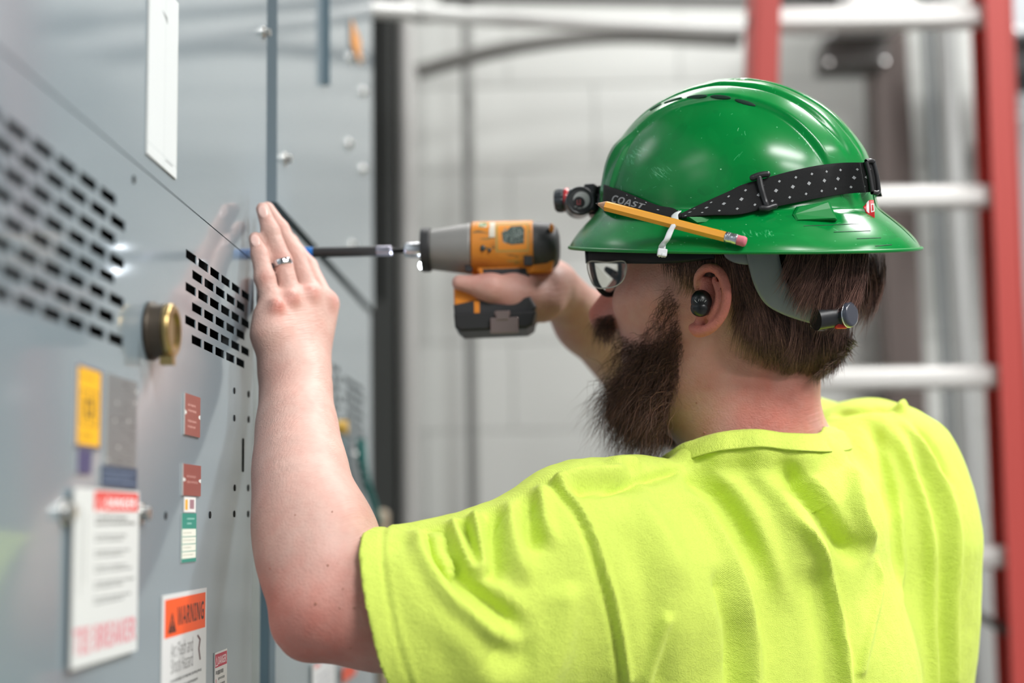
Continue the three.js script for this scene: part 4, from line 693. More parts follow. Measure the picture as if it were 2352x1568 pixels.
{
  const r = rng(311), list = [], cols = [], down = V(0, -1, 0);
  const core = new Field(); core.chain([[1490, 900, 1.275, 34], [1460, 960, 1.29, 36]], 0.02); core.chain([[1440, 910, 1.32, 40], [1430, 950, 1.32, 38]], 0.02); core.cone([1500, 955, 1.27, 26], [1470, 980, 1.285, 24], 0.02);
  const bm = part(worker, 'beard', surfaceNets(core, 0.004, V(-0.05, 1.4, -1.6), V(0.35, 1.7, -1.0)), capMat, false, 'long curly dark brown beard'); bm.userData.kind = 'stuff';
  const grow = (root, n0, len, stiff, mirror) => {
    const s = [root.clone()], seg = 11, dir = n0.clone().multiplyScalar(0.6).addScaledVector(HD.f, 0.42).addScaledVector(down, 0.42).add(V(r() - 0.5, r() - 0.5, r() - 0.5).multiplyScalar(0.9)).normalize(), p = root.clone(), ph = r() * 6.28, cu = 0.45 + 1.1 * r();
    for (let k = 1; k <= seg; k++) { const t = k / seg; p.addScaledVector(dir, len / seg); dir.addScaledVector(down, stiff * (0.2 + 0.3 * t)).add(V(Math.cos(ph + k * 1.15), 0.5 * Math.sin(ph * 2 + k), Math.sin(ph + k * 1.15)).multiplyScalar(cu * 0.5)).normalize(); const d = body.ev(p.x, p.y, p.z, headBody); if (d < 0.001) p.addScaledVector(body.grad(p, headBody), 0.001 - d); s.push(p.clone()); }
    s.r = 0.6 + 0.5 * r(); s.tip = 0.5; return s;
  };
  const sow = (poly, n, len, stiff = 0.5) => {
    let x0 = 1e9, x1 = -1e9, y0 = 1e9, y1 = -1e9; for (const [x, y] of poly) { x0 = Math.min(x0, x); x1 = Math.max(x1, x); y0 = Math.min(y0, y); y1 = Math.max(y1, y); }
    for (let i = 0; i < n; i++) {
      let x, y, g = 0; do { x = lerp(x0, x1, r()); y = lerp(y0, y1, r()); } while (!inPoly(poly, x, y) && g++ < 60);
      const h = body.hit(x, y, 1.1, 1.36, headBody); if (!h) continue; const nn = body.grad(h, headBody), L = len(x, y) * (0.55 + 0.7 * r());
      const w = r(), b = 0.6 + 0.6 * r(), c = [lerp(0.055, 0.22, w * w) * b, lerp(0.028, 0.105, w * w) * b, lerp(0.02, 0.07, w * w) * b];
      list.push(grow(h, nn, L, stiff)); cols.push(c);
      const [f, u, q] = toHead(h); if (q < -0.004) { const hm = hp(f, u, -q), n2 = nn.clone().addScaledVector(HD.r, -2 * nn.dot(HD.r)); list.push(grow(hm, n2, L, stiff)); cols.push(c); }
    }
  };
  sow([[1535, 650], [1562, 690], [1568, 760], [1555, 800], [1500, 800], [1440, 800], [1490, 750]], 300, () => 0.02, 0.25);                      // thin beard on the cheek
  sow([[1565, 740], [1575, 800], [1548, 905], [1500, 900], [1450, 860], [1480, 800]], 620, () => 0.03, 0.35);
  sow([[1405, 760], [1500, 790], [1560, 800], [1560, 880], [1535, 960], [1490, 960], [1440, 920], [1410, 850]], 1700, (x, y) => 0.03 + 0.035 * clamp((y - 780) / 160, 0, 1), 0.32);
  sow([[1420, 860], [1540, 880], [1535, 980], [1440, 960]], 1900, () => 0.056, 0.32);
  sow([[1372, 728], [1412, 722], [1418, 800], [1390, 800]], 620, () => 0.022, 0.6);                                                                  // moustache
  const bs = part(bm, 'strands', strands(list, 0.00017, (i) => cols[i]), hairMat); bs.userData.kind = 'stuff';
}
// ---------------------------------------------------------------- hard hat
const HT = headFrame(25, 6.1, 11), TO = at(1702, 568, 1.27);
const hat = thing('hard_hat', 'scuffed green full-brim hard hat on the worker\'s head', 'hard hat', TO);
hat.quaternion.setFromRotationMatrix(frameOf(HT.f, HT.u, HT.r, V())); hat.updateMatrixWorld(true);
const toHat = (p) => hat.worldToLocal(p.clone());
const PROF = [[0, 0.1555, 0.139], [0.006, 0.152, 0.1352], [0.015, 0.1445, 0.1272], [0.024, 0.1357, 0.1178], [0.0305, 0.1286, 0.1106], [0.0332, 0.1252, 0.1074], [0.0355, 0.1236, 0.106], [0.04, 0.1228, 0.1052], [0.052, 0.1212, 0.1036], [0.073, 0.1142, 0.0978], [0.0945, 0.1012, 0.0872], [0.115, 0.0822, 0.0712], [0.1295, 0.0598, 0.052], [0.139, 0.0365, 0.032], [0.1437, 0.0155, 0.0135], [0.1447, 0, 0]];
const profCurve = new THREE.CatmullRomCurve3(PROF.map((a) => V(...a)), false, 'centripetal');
function shellAt(th, v, raised = true, out = V()) {
  const q = profCurve.getPoint(v), e = 1e-3, q2 = profCurve.getPoint(Math.min(1, v + e)), q1 = profCurve.getPoint(Math.max(0, v - e));
  const c = Math.cos(th), s = Math.sin(th); out.set(q.y * c + 0.006 * smooth(0.0, 0.05, q.x), q.x, q.z * s);
  const dh = q2.x - q1.x, da = q2.y - q1.y, db = q2.z - q1.z, n = V(c * dh / 1, -(da * c * c + db * s * s), s * dh).normalize(); if (v > 0.999) n.set(0, 1, 0);
  if (raised) {
    const z = Math.abs(out.z), h = out.y, back = out.x < 0;
    const fade = smooth(0.05, 0.085, h), fg = smooth(0.07, 0.115, h) * (back ? 1 : smooth(0.09, 0.13, h));
    let d = 0.0042 * smooth(0.0595, 0.0545, z) * fade; d -= fg * (0.0044 * Math.exp(-(((z - 0.034) / 0.0034) ** 2)) + 0.004 * Math.exp(-(((z - 0.0125) / 0.0032) ** 2)));
    if (out.x > 0.06) d += 0.003 * smooth(0.014, 0.011, Math.abs(Math.abs(th) - 0.62) * 0.1) * smooth(0.042, 0.05, h) * smooth(0.1, 0.085, h);
    d += 0.0006 * noise(th * 3, v * 8, 2); out.addScaledVector(n, d);
  }
  return { p: out, n };
}
const hatTex = canvasTex(2048, 1024, (c, w, h) => {
  c.fillStyle = '#007a34'; c.fillRect(0, 0, w, h); const r = rng(12);
  for (let i = 0; i < 900; i++) { c.fillStyle = `rgba(${r() < 0.5 ? '20,150,75' : '0,80,40'},${0.05 + 0.06 * r()})`; c.beginPath(); c.ellipse(r() * w, r() * h, 4 + r() * 40, 3 + r() * 18, r() * 3, 0, 7); c.fill(); }
  for (let i = 0; i < 420; i++) { const x = r() * w, y = r() * h, a = r() * 6.3, L = 3 + 22 * r() * r(); c.strokeStyle = `rgba(205,235,200,${0.2 + 0.6 * r() * r()})`; c.lineWidth = 0.8 + r() * 1.6; c.beginPath(); c.moveTo(x, y); c.quadraticCurveTo(x + Math.cos(a) * L * 0.5 + 2, y + Math.sin(a) * L * 0.5, x + Math.cos(a) * L, y + Math.sin(a) * L); c.stroke(); }
  for (let k = 0; k < 26; k++) { const x = r() * w, y = h * (0.35 + 0.6 * r()), a = r() * 3; for (let i = 0; i < 26; i++) { const q = x + (r() - 0.5) * 60, v = y + (r() - 0.5) * 26, L = 8 + r() * 30; c.strokeStyle = `rgba(200,232,200,${0.1 + 0.3 * r()})`; c.lineWidth = 0.6 + r() * 1.6; c.beginPath(); c.moveTo(q, v); c.lineTo(q + Math.cos(a + r() * 0.5) * L, v + Math.sin(a + r() * 0.5) * L * 0.7); c.stroke(); } }
  for (let i = 0; i < 260; i++) { c.fillStyle = `rgba(205,230,200,${0.3 + 0.5 * r()})`; c.fillRect(r() * w, r() * h, 1 + r() * 2.5, 1 + r() * 2.5); }
});
const hatMat = phys(0xffffff, 0.27, 0, { map: hatTex, specularIntensity: 0.22, clearcoat: 0.55, clearcoatRoughness: 0.2 });
const hatPlain = phys(new THREE.Color(0x007a34), 0.34, 0, { specularIntensity: 0.75 });
let shellMesh;
{
  const NT = 420, NV = 190, pos = [], uv = [], idx = [];
  for (let j = 0; j <= NV; j++) for (let i = 0; i <= NT; i++) { const { p } = shellAt((i / NT) * 2 * Math.PI - Math.PI, j / NV); pos.push(p.x, p.y, p.z); uv.push(i / NT, j / NV); }
  for (let j = 0; j < NV; j++) for (let i = 0; i < NT; i++) { const a = j * (NT + 1) + i, b = a + 1, c = a + NT + 1, d = c + 1; idx.push(a, c, b, b, c, d); }
  const g = new THREE.BufferGeometry(); g.setAttribute('position', new THREE.Float32BufferAttribute(pos, 3)); g.setAttribute('uv', new THREE.Float32BufferAttribute(uv, 2)); g.setIndex(idx); g.computeVertexNormals();
  const n = g.attributes.normal; for (let j = 0; j <= NV; j++) { const a = j * (NT + 1), b = a + NT; const v = V(n.getX(a) + n.getX(b), n.getY(a) + n.getY(b), n.getZ(a) + n.getZ(b)).normalize(); n.setXYZ(a, v.x, v.y, v.z); n.setXYZ(b, v.x, v.y, v.z); }
  shellMesh = part(hat, 'shell', g, hatMat, true);
  if (V(n.getX(60 * (NT + 1)), 0, 0).x * pos[60 * (NT + 1) * 3] < 0) throw new Error('shell inside out');
  const rim = []; for (let i = 0; i < 120; i++) rim.push(shellAt(i / 120 * 2 * Math.PI, 0, false).p.clone());
  part(hat, 'rim', tube(rim, 0.0016, 240, 8, true), hatPlain, true);
  const ip = [], ii = []; for (let j = 0; j <= 40; j++) for (let i = 0; i <= 120; i++) { const { p, n: m } = shellAt((i / 120) * 2 * Math.PI, j / 40, false, V()); p.addScaledVector(m, -0.003); ip.push(p.x, p.y, p.z); }
  for (let j = 0; j < 40; j++) for (let i = 0; i < 120; i++) { const a = j * 121 + i, b = a + 1, c = a + 121, d = c + 1; ii.push(a, b, c, b, d, c); }
  const gi = new THREE.BufferGeometry(); gi.setAttribute('position', new THREE.Float32BufferAttribute(ip, 3)); gi.setIndex(ii); gi.computeVertexNormals(); part(hat, 'inner_shell', gi, hatPlain, true);
}
hat.updateMatrixWorld(true);
const caster = new THREE.Raycaster();
function onHat(px, py, off = 0, zElse = 1.3) {
  caster.ray.origin.copy(camera.position); caster.ray.direction.copy(ray(px, py)).normalize(); const h = caster.intersectObject(shellMesh, false)[0];
  if (!h) return at(px, py, zElse); const n = h.face.normal.clone().transformDirection(shellMesh.matrixWorld); if (n.dot(caster.ray.direction) > 0) n.negate(); return h.point.clone().addScaledVector(n, off);
}
const zOf = (p) => -p.clone().sub(camera.position).applyMatrix3(camRot.clone().transpose()).z;
// ribbon between two edges, with thickness; v runs from the bottom edge to the top
function ribbon(top, bot, thick, n = 48, m = 6, bulge = 0, curveType = 'centripetal') {
  const a = new THREE.CatmullRomCurve3(top, false, curveType), b = new THREE.CatmullRomCurve3(bot, false, curveType), pos = [], uv = [], idx = []; let L = 0, last = null; const rows = [];
  for (let i = 0; i <= n; i++) { const p = a.getPoint(i / n), q = b.getPoint(i / n), c = p.clone().lerp(q, 0.5); if (last) L += c.distanceTo(last); last = c; rows.push({ p, q, L }); }
  for (const side of [0, 1]) for (let i = 0; i <= n; i++) { const { p, q, L: l } = rows[i], t = rows[Math.min(n, i + 1)].p.clone().sub(rows[Math.max(0, i - 1)].p), nn = t.clone().cross(q.clone().sub(p)).normalize(); if (nn.dot(camera.position.clone().sub(p)) < 0 && side < 2) nn.negate(); for (let k = 0; k <= m; k++) { const r = q.clone().lerp(p, k / m), e = bulge * Math.sin(Math.PI * k / m); r.addScaledVector(nn, (side ? -thick : 0) + e); pos.push(r.x, r.y, r.z); uv.push(l, k / m); } }
  const W = m + 1, off = (n + 1) * W, q4 = (x, y, z, w) => idx.push(x, y, z, x, z, w);
  for (let i = 0; i < n; i++) for (let k = 0; k < m; k++) { const s = i * W + k; q4(s, s + W, s + W + 1, s + 1); q4(off + s, off + s + 1, off + s + W + 1, off + s + W); }
  for (let i = 0; i < n; i++) { const s = i * W; q4(s, off + s, off + s + W, s + W); const t = s + m; q4(t, t + W, off + t + W, off + t); }
  for (let k = 0; k < m; k++) { q4(k, k + 1, off + k + 1, off + k); const s = n * W + k; q4(s, off + s, off + s + 1, s + 1); }
  const g = new THREE.BufferGeometry(); g.setAttribute('position', new THREE.Float32BufferAttribute(pos, 3)); g.setAttribute('uv', new THREE.Float32BufferAttribute(uv, 2)); g.setIndex(idx); const f = g.toNonIndexed(); f.computeVertexNormals(); g.computeVertexNormals(); return g;
}
const darkHole = std(new THREE.Color(0.002, 0.03, 0.015), 0.6);
for (const [x, y, dx, dy] of [[1506, 246, 14, -8], [1546, 230, 22, -7], [1601, 222, 24, -2], [1655, 223, 24, 2], [1712, 236, 24, 7]]) {
  const p = onHat(x, y, 0.0002), a = onHat(x - dx, y - dy, 0), b = onHat(x + dx, y + dy, 0), X = b.clone().sub(a), n = onHat(x, y, 0.01).sub(p).normalize(); const L = X.length() / 2; X.normalize();
  part(hat, 'vent_slot', new THREE.SphereGeometry(1, 20, 10).scale(L, 0.0019, 0.0008).applyMatrix4(frameOf(X, n.clone().cross(X).normalize(), n, p)), darkHole);
}
for (const [x0, y0, x1, y1] of [[1846, 519, 1972, 514], [1915, 533, 1999, 530], [1968, 548, 2023, 546], [2010, 565, 2048, 562]]) part(hat, 'brim_groove', tube([0, 1, 2, 3, 4].map((k) => onHat(lerp(x0, x1, k / 4), lerp(y0, y1, k / 4), 0)), 0.00035, 20, 5), darkHole);
function hull(front, z0, z1, name, mat) {   // block with a given outline towards the viewer, tapered back into the shell
  const f = front.map(([x, y, dz]) => at(x, y, z0 + (dz ?? 0))), c = f.reduce((a, b) => a.add(b.clone()), V()).multiplyScalar(1 / f.length), sh = [], idx = [], n = f.length;
  const rings = [[0.86, 0], [0.96, 0.0012], [1, 0.003], [1.05, z1 - z0]]; for (const [s, d] of rings) for (const p of f) sh.push(...p.clone().sub(c).multiplyScalar(s).add(c).add(V(0, 0, -d)).toArray());
  for (let k = 0; k + 1 < rings.length; k++) for (let i = 0; i < n; i++) { const a = k * n + i, b = k * n + (i + 1) % n; idx.push(a, a + n, b, b, a + n, b + n); } for (let i = 1; i + 1 < n; i++) idx.push(0, i, i + 1);
  const g = new THREE.BufferGeometry(); g.setAttribute('position', new THREE.Float32BufferAttribute(sh, 3)); g.setIndex(idx); const h = g.toNonIndexed(); h.computeVertexNormals(); return part(hat, name, h, mat);
}
{
  const z = zOf(onHat(1870, 500)); hull([[1830, 473, 0.006], [1907, 461, 0.008], [1914, 477, 0.005], [1925, 503, -0.001], [1828, 507, -0.003], [1820, 492, 0.001]].reverse(), z - 0.0035, z + 0.02, 'accessory_slot', hatPlain);
  const z2 = zOf(onHat(1615, 508)); hull([[1578, 497, 0.002], [1633, 497, 0.002], [1641, 509, 0], [1600, 512, 0]].reverse(), z2 - 0.0015, z2 + 0.015, 'accessory_slot', hatPlain);
  const z3 = zOf(onHat(1400, 500, 0, 1.3)); 
  // red tag at the back
  const tz = zOf(onHat(1990, 480, 0, 1.22)), tagM = std(0xffffff, 0.35, 0, { map: canvasTex(128, 128, (c) => { c.fillStyle = '#c9252b'; c.fillRect(0, 0, 128, 128); c.fillStyle = '#f0e6ea'; c.fillRect(30, 0, 26, 90); c.strokeStyle = '#f0e6ea'; c.lineWidth = 8; c.strokeRect(76, 30, 26, 50); }) });
  const g = ribbon([[1984, 474], [1996, 460], [2007, 459]].map(([x, y]) => at(x, y, tz - 0.006)), [[1984, 478], [1997, 503], [2009, 500]].map(([x, y]) => at(x, y, tz - 0.008)), 0.001, 10, 4, 0.001); const uvA = g.attributes.uv; for (let i = 0; i < uvA.count; i++) uvA.setX(i, uvA.getX(i) * 90); part(hat, 'red_tag', g, tagM, false, 'small red tag at the back of the hat');
  // grey suspension strap and ratchet knob under the brim
  const hh = (x, y, off) => { const h = hairF.hit(x, y, 1.0, 1.45); return h ? h.addScaledVector(hairF.grad(h), off) : at(x, y, 1.2); };
  const greyP = phys(new THREE.Color(0.17, 0.19, 0.2), 0.42);
  part(hat, 'suspension_strap', ribbon([[1782, 560], [1790, 600], [1800, 635], [1815, 658], [1838, 676], [1868, 688], [1900, 694]].map(([x, y]) => hh(x, y, 0.0105)), [[1716, 560], [1724, 610], [1738, 655], [1758, 690], [1786, 712], [1835, 724], [1886, 735]].map(([x, y]) => hh(x, y, 0.0105)), 0.002, 40, 8, 0.0008), greyP, false, 'grey plastic suspension strap');
  part(hat, 'suspension_mount', new THREE.SphereGeometry(1, 24, 14).scale(0.021, 0.01, 0.004).translate(...hh(1722, 580, 0.004).toArray()), greyP);
  const kp = hh(1908, 702, 0.015), ax = V(0.72, -0.05, 0.68).normalize(), blackP = phys(new THREE.Color(0.014, 0.015, 0.018), 0.32);
  const kn = part(hat, 'ratchet_knob', latheAlong([[-0.016, 0], [-0.016, 0.0095], [-0.004, 0.0105], [0.004, 0.0098], [0.0045, 0]], 32, kp, ax), blackP, false, 'black ratchet knob at the nape');
  const face = kp.clone().addScaledVector(ax, 0.0045);
  part(kn, 'dial', latheAlong([[0, 0], [0, 0.0098], [0.004, 0.0108], [0.007, 0.0102], [0.0078, 0.008], [0.0076, 0]], 36, face, ax), phys(new THREE.Color(0.05, 0.055, 0.075), 0.25, 0, { clearcoat: 0.5 }));
  part(kn, 'bezel', new THREE.TorusGeometry(0.0102, 0.0009, 10, 40).applyMatrix4(frameOf(V(0, 1, 0).cross(ax).normalize(), ax.clone().cross(V(0, 1, 0).cross(ax).normalize()), ax, face.clone().addScaledVector(ax, 0.0035))), std(0xdfe3ee, 0.15, 1));
  part(kn, 'housing', rodBetween(hh(1858, 706, 0.0175), kp.clone().addScaledVector(ax, -0.001), 0.0098, 18, 0.0095), blackP);
  part(kn, 'clip', tube([[1858, 736], [1866, 745], [1884, 749], [1900, 741], [1915, 735]].map(([x, y]) => hh(x, y, 0.006)), 0.0009, 24, 8), phys(0xd8d4da, 0.1, 0, { transmission: 0.6, thickness: 0.001 }));
  part(kn, 'red_tab', rbox(0.011, 0.0065, 0.006, 0.002, 2).applyMatrix4(frameOf(V(1, 0, 0), V(0, 1, 0), V(0, 0, 1), at(1932, 746, zOf(kp) - 0.004))), phys(new THREE.Color(0.6, 0.02, 0.01), 0.25));
}
// ---------------------------------------------------------------- headlamp with its strap
{
  const lampG = thing('headlamp', 'black headlamp with a red ring on a diamond-dotted elastic strap round the green hat', 'headlamp', at(1325, 460, 1.33));
  const TX = 1 / 0.0145;
  const dots = canvasTex(256, 512, (c, w, h) => { c.fillStyle = '#19191b'; c.fillRect(0, 0, w, h); const r = rng(3); for (let i = 0; i < 4000; i++) { c.fillStyle = `rgba(${r() < 0.5 ? '70,70,72' : '0,0,0'},.25)`; c.fillRect(r() * w, r() * h, 2, 5); } const d = (x, y, s) => { c.fillStyle = '#d3d6d8'; c.beginPath(); c.moveTo(x, y - s); c.lineTo(x + s, y); c.lineTo(x, y + s); c.lineTo(x - s, y); c.fill(); }; d(128, 256, 33); d(196, 118, 23); d(60, 410, 23); });
  const strapM = std(0xffffff, 0.85, 0, { map: dots, bumpMap: repeat(knit, 3, 1), bumpScale: 0.0004 });
  const word = canvasTex(1024, 512, (c, w, h) => { c.fillStyle = '#161618'; c.fillRect(0, 0, w, h); c.save(); c.translate(70, 200); c.transform(1, 0, -0.3, 1, 0, 0); c.fillStyle = '#a3a4a6'; c.font = 'bold 230px sans-serif'; c.textBaseline = 'middle'; c.scale(0.66, 1); c.fillText('COAST', 0, 30); c.restore(); c.fillStyle = '#c9cbcc'; for (const [x, y, s] of [[700, 220, 18], [560, 70, 13], [420, 60, 11], [300, 62, 9], [860, 430, 9], [640, 420, 12]]) { c.beginPath(); c.moveTo(x, y - s * 1.4); c.lineTo(x + s, y); c.lineTo(x, y + s * 1.4); c.lineTo(x - s, y); c.fill(); } });
  const S = (l, off) => l.map(([x, y, z]) => z ? at(x, y, z) : onHat(x, y, off));
  const gF = ribbon(S([[1352, 430, 1.322], [1380, 426, 1.305], [1400, 428], [1440, 441], [1480, 457], [1520, 473], [1548, 486], [1567, 496]], 0.0035), S([[1350, 492, 1.318], [1380, 492, 1.302], [1400, 494], [1440, 499], [1480, 503], [1520, 506], [1548, 506], [1568, 506]], 0.004), 0.0012, 60, 8, 0.0006);
  { const u = gF.attributes.uv; for (let i = 0; i < u.count; i++) u.setX(i, u.getX(i) / 0.092); }
  part(lampG, 'front_strap', gF, std(0xffffff, 0.85, 0, { map: word, bumpMap: repeat(knit, 5, 1.5), bumpScale: 0.0004 }), false, 'front strap length lettered in grey');
  const gB = ribbon(S([[1567, 497], [1600, 476], [1640, 456], [1680, 438], [1700, 428], [1740, 416], [1800, 399], [1870, 384], [1930, 376], [1975, 373, 1.17]], 0.0036), S([[1569, 507], [1600, 503], [1640, 501], [1680, 501], [1705, 499], [1745, 490], [1810, 472], [1880, 456], [1940, 446], [1988, 442, 1.17]], 0.004), 0.0012, 90, 8, 0.0006);
  // depth at the silhouette follows the hat
  { const u = gB.attributes.uv; for (let i = 0; i < u.count; i++) u.setX(i, u.getX(i) * TX); }
  part(lampG, 'rear_strap', gB, strapM, false, 'rear strap length dotted with small white diamonds');
  // far side of the strap, round the hidden half of the hat
  { const T = [], Bt = []; for (let i = 0; i <= 16; i++) { const th = lerp(2.95, 0.25, i / 16); const p = shellAt(th, 0.5, false).p.clone(), s = 1.035; let best = null; const put = (h) => { let lo = 0, hi = 0.999; for (let k = 0; k < 30; k++) { const m = (lo + hi) / 2; profCurve.getPoint(m).x < h ? lo = m : hi = m; } const q = shellAt(th, lo, false); return hat.localToWorld(q.p.clone().addScaledVector(q.n, 0.004)); }; T.push(put(0.07)); Bt.push(put(0.044)); } const g = ribbon(T, Bt, 0.0012, 50, 4); const u = g.attributes.uv; for (let i = 0; i < u.count; i++) u.setX(i, u.getX(i) * TX); part(lampG, 'far_strap', g, strapM); }
  const bk = phys(new THREE.Color(0.018, 0.018, 0.02), 0.38);
  const buckle = (l) => { const p = l.map(([x, y, o]) => onHat(x, y, o ?? 0.006, 1.17)); part(lampG, 'buckle', [tube(p, 0.0026, 30, 10), ...[p[0], p[p.length - 1]].map((q) => new THREE.SphereGeometry(0.0026, 12, 8).translate(q.x, q.y, q.z))], bk); };
  buckle([[1728, 412], [1738, 408], [1750, 405], [1760, 404]]); buckle([[1748, 491], [1760, 491], [1770, 488], [1778, 486]]); buckle([[1742, 412, 0.006], [1748, 440, 0.0065], [1756, 470, 0.0065], [1762, 490, 0.006]]);
  { // rear adjuster
    const zb = zOf(onHat(1970, 410, 0, 1.2)) - 0.004, P = (x, y, d = 0) => at(x, y, zb + d);
    const gg = [tube([P(1989, 371), P(1996, 400), P(2003, 440)], 0.0022, 16, 8), tube([P(1989, 371), P(1998, 369, 0.002), P(2006, 372, 0.006)], 0.0022, 12, 8), tube([P(2003, 441), P(2012, 443, 0.002), P(2018, 440, 0.006)], 0.0022, 12, 8), tube([P(2005, 371, 0.006), P(2013, 402, 0.006), P(2018, 438, 0.006)], 0.0022, 16, 8)];
    part(lampG, 'adjuster', gg, bk);
    const g = ribbon([P(1974, 373, 0.001), P(1992, 373, 0.001), P(2008, 376, 0.008)], [P(1988, 442, 0.001), P(2003, 440, 0.001), P(2018, 436, 0.008)], 0.0014, 12, 4, 0.0008); const u = g.attributes.uv; for (let i = 0; i < u.count; i++) u.setX(i, u.getX(i) * TX + 0.25); part(lampG, 'strap_loop', g, strapM);
  }
  // lamp: plate on the hat, hinged body with red ring, round pivot cap towards the viewer
  const zl = 1.335, C = at(1325, 461, zl), fw = V(-0.98, 0.0, -0.2).normalize(), mp = zl / F, side = V(0.05, -0.04, 1).normalize();
  part(lampG, 'base_plate', rbox(0.012, 0.026, 0.04, 0.003).applyMatrix4(frameOf(fw, V(0, 1, 0), fw.clone().cross(V(0, 1, 0)), at(1362, 462, zl - 0.01))), bk);
  const o = at(1340, 457, zl + 0.004), dist = (x) => (1340 - x) * mp;
  const lampB = part(lampG, 'lamp_body', latheAlong([[0, 0], [0, 27 * mp], [dist(1308), 27 * mp], [dist(1307), 26 * mp]], 40, o, fw), bk);
  part(lampB, 'red_ring', latheAlong([[dist(1308), 20 * mp], [dist(1308), 27.5 * mp], [dist(1298), 28.5 * mp], [dist(1297), 20 * mp]], 40, o, fw), phys(new THREE.Color(0.55, 0.015, 0.02), 0.25, 0, { clearcoat: 0.5 }));
  const sc = []; { const N = 96, rows = [[1297, 24], [1295, 27], [1288, 28], [1279, 27], [1274, 23], [1274, 16], [1280, 14]]; const ps = [], ix = []; const X = fw.clone(), Y = V(0, 1, 0), Z = X.clone().cross(Y).normalize(); for (const [x, rr] of rows) for (let i = 0; i < N; i++) { const a = i / N * 6.28318, k = rr * mp * (1 - 0.075 * Math.pow(Math.max(0, Math.cos(a * 8)), 2) * (rr > 20 ? 1 : 0)); const p = o.clone().addScaledVector(X, dist(x)).addScaledVector(Y, Math.cos(a) * k).addScaledVector(Z, Math.sin(a) * k); ps.push(p.x, p.y, p.z); } for (let k = 0; k + 1 < rows.length; k++) for (let i = 0; i < N; i++) { const a = k * N + i, b = k * N + (i + 1) % N; ix.push(a, b, a + N, b, b + N, a + N); } const g = new THREE.BufferGeometry(); g.setAttribute('position', new THREE.Float32BufferAttribute(ps, 3)); g.setIndex(ix); g.computeVertexNormals(); part(lampB, 'bezel', g, phys(new THREE.Color(0.03, 0.035, 0.042), 0.4)); }
  part(lampB, 'lens', latheAlong([[dist(1281), 0], [dist(1281), 15 * mp], [dist(1279), 15 * mp], [dist(1278), 0]], 32, o, fw), phys(0xdfe6ea, 0.05, 0, { transmission: 0.7, thickness: 0.002 }));
  const pc = at(1333, 461, zl - 0.03), pcap = part(lampG, 'pivot_cap', latheAlong([[-0.02, 0], [-0.02, 33 * mp], [0, 33 * mp], [0.002, 31.5 * mp], [0.0022, 28 * mp], [0.001, 27 * mp], [0.0008, 0]], 44, pc, side), phys(new THREE.Color(0.02, 0.022, 0.026), 0.35, 0, { clearcoat: 0.3 }));
  const ringTex = canvasTex(256, 256, (c) => { c.fillStyle = '#2a2b2d'; c.fillRect(0, 0, 256, 256); c.fillStyle = '#a5a5a5'; c.beginPath(); c.arc(140, 120, 92, 0, 7); c.fill(); c.fillStyle = '#151618'; c.beginPath(); c.arc(112, 150, 66, 0, 7); c.fill(); c.strokeStyle = '#a84a4e'; c.lineWidth = 9; c.beginPath(); c.moveTo(92, 120); c.lineTo(92, 170); c.lineTo(124, 170); c.lineTo(124, 116); c.stroke(); c.fillStyle = '#8b8b8b'; c.fillRect(60, 190, 26, 12); c.fillRect(96, 206, 40, 12); });
  const X = V(0, 1, 0).cross(side).normalize(), Y = side.clone().cross(X);
  part(pcap, 'emblem', new THREE.CircleGeometry(26 * mp, 40).applyMatrix4(frameOf(X, Y, side, pc.clone().addScaledVector(side, 0.0013))), std(0xffffff, 0.4, 0, { map: ringTex }));
}
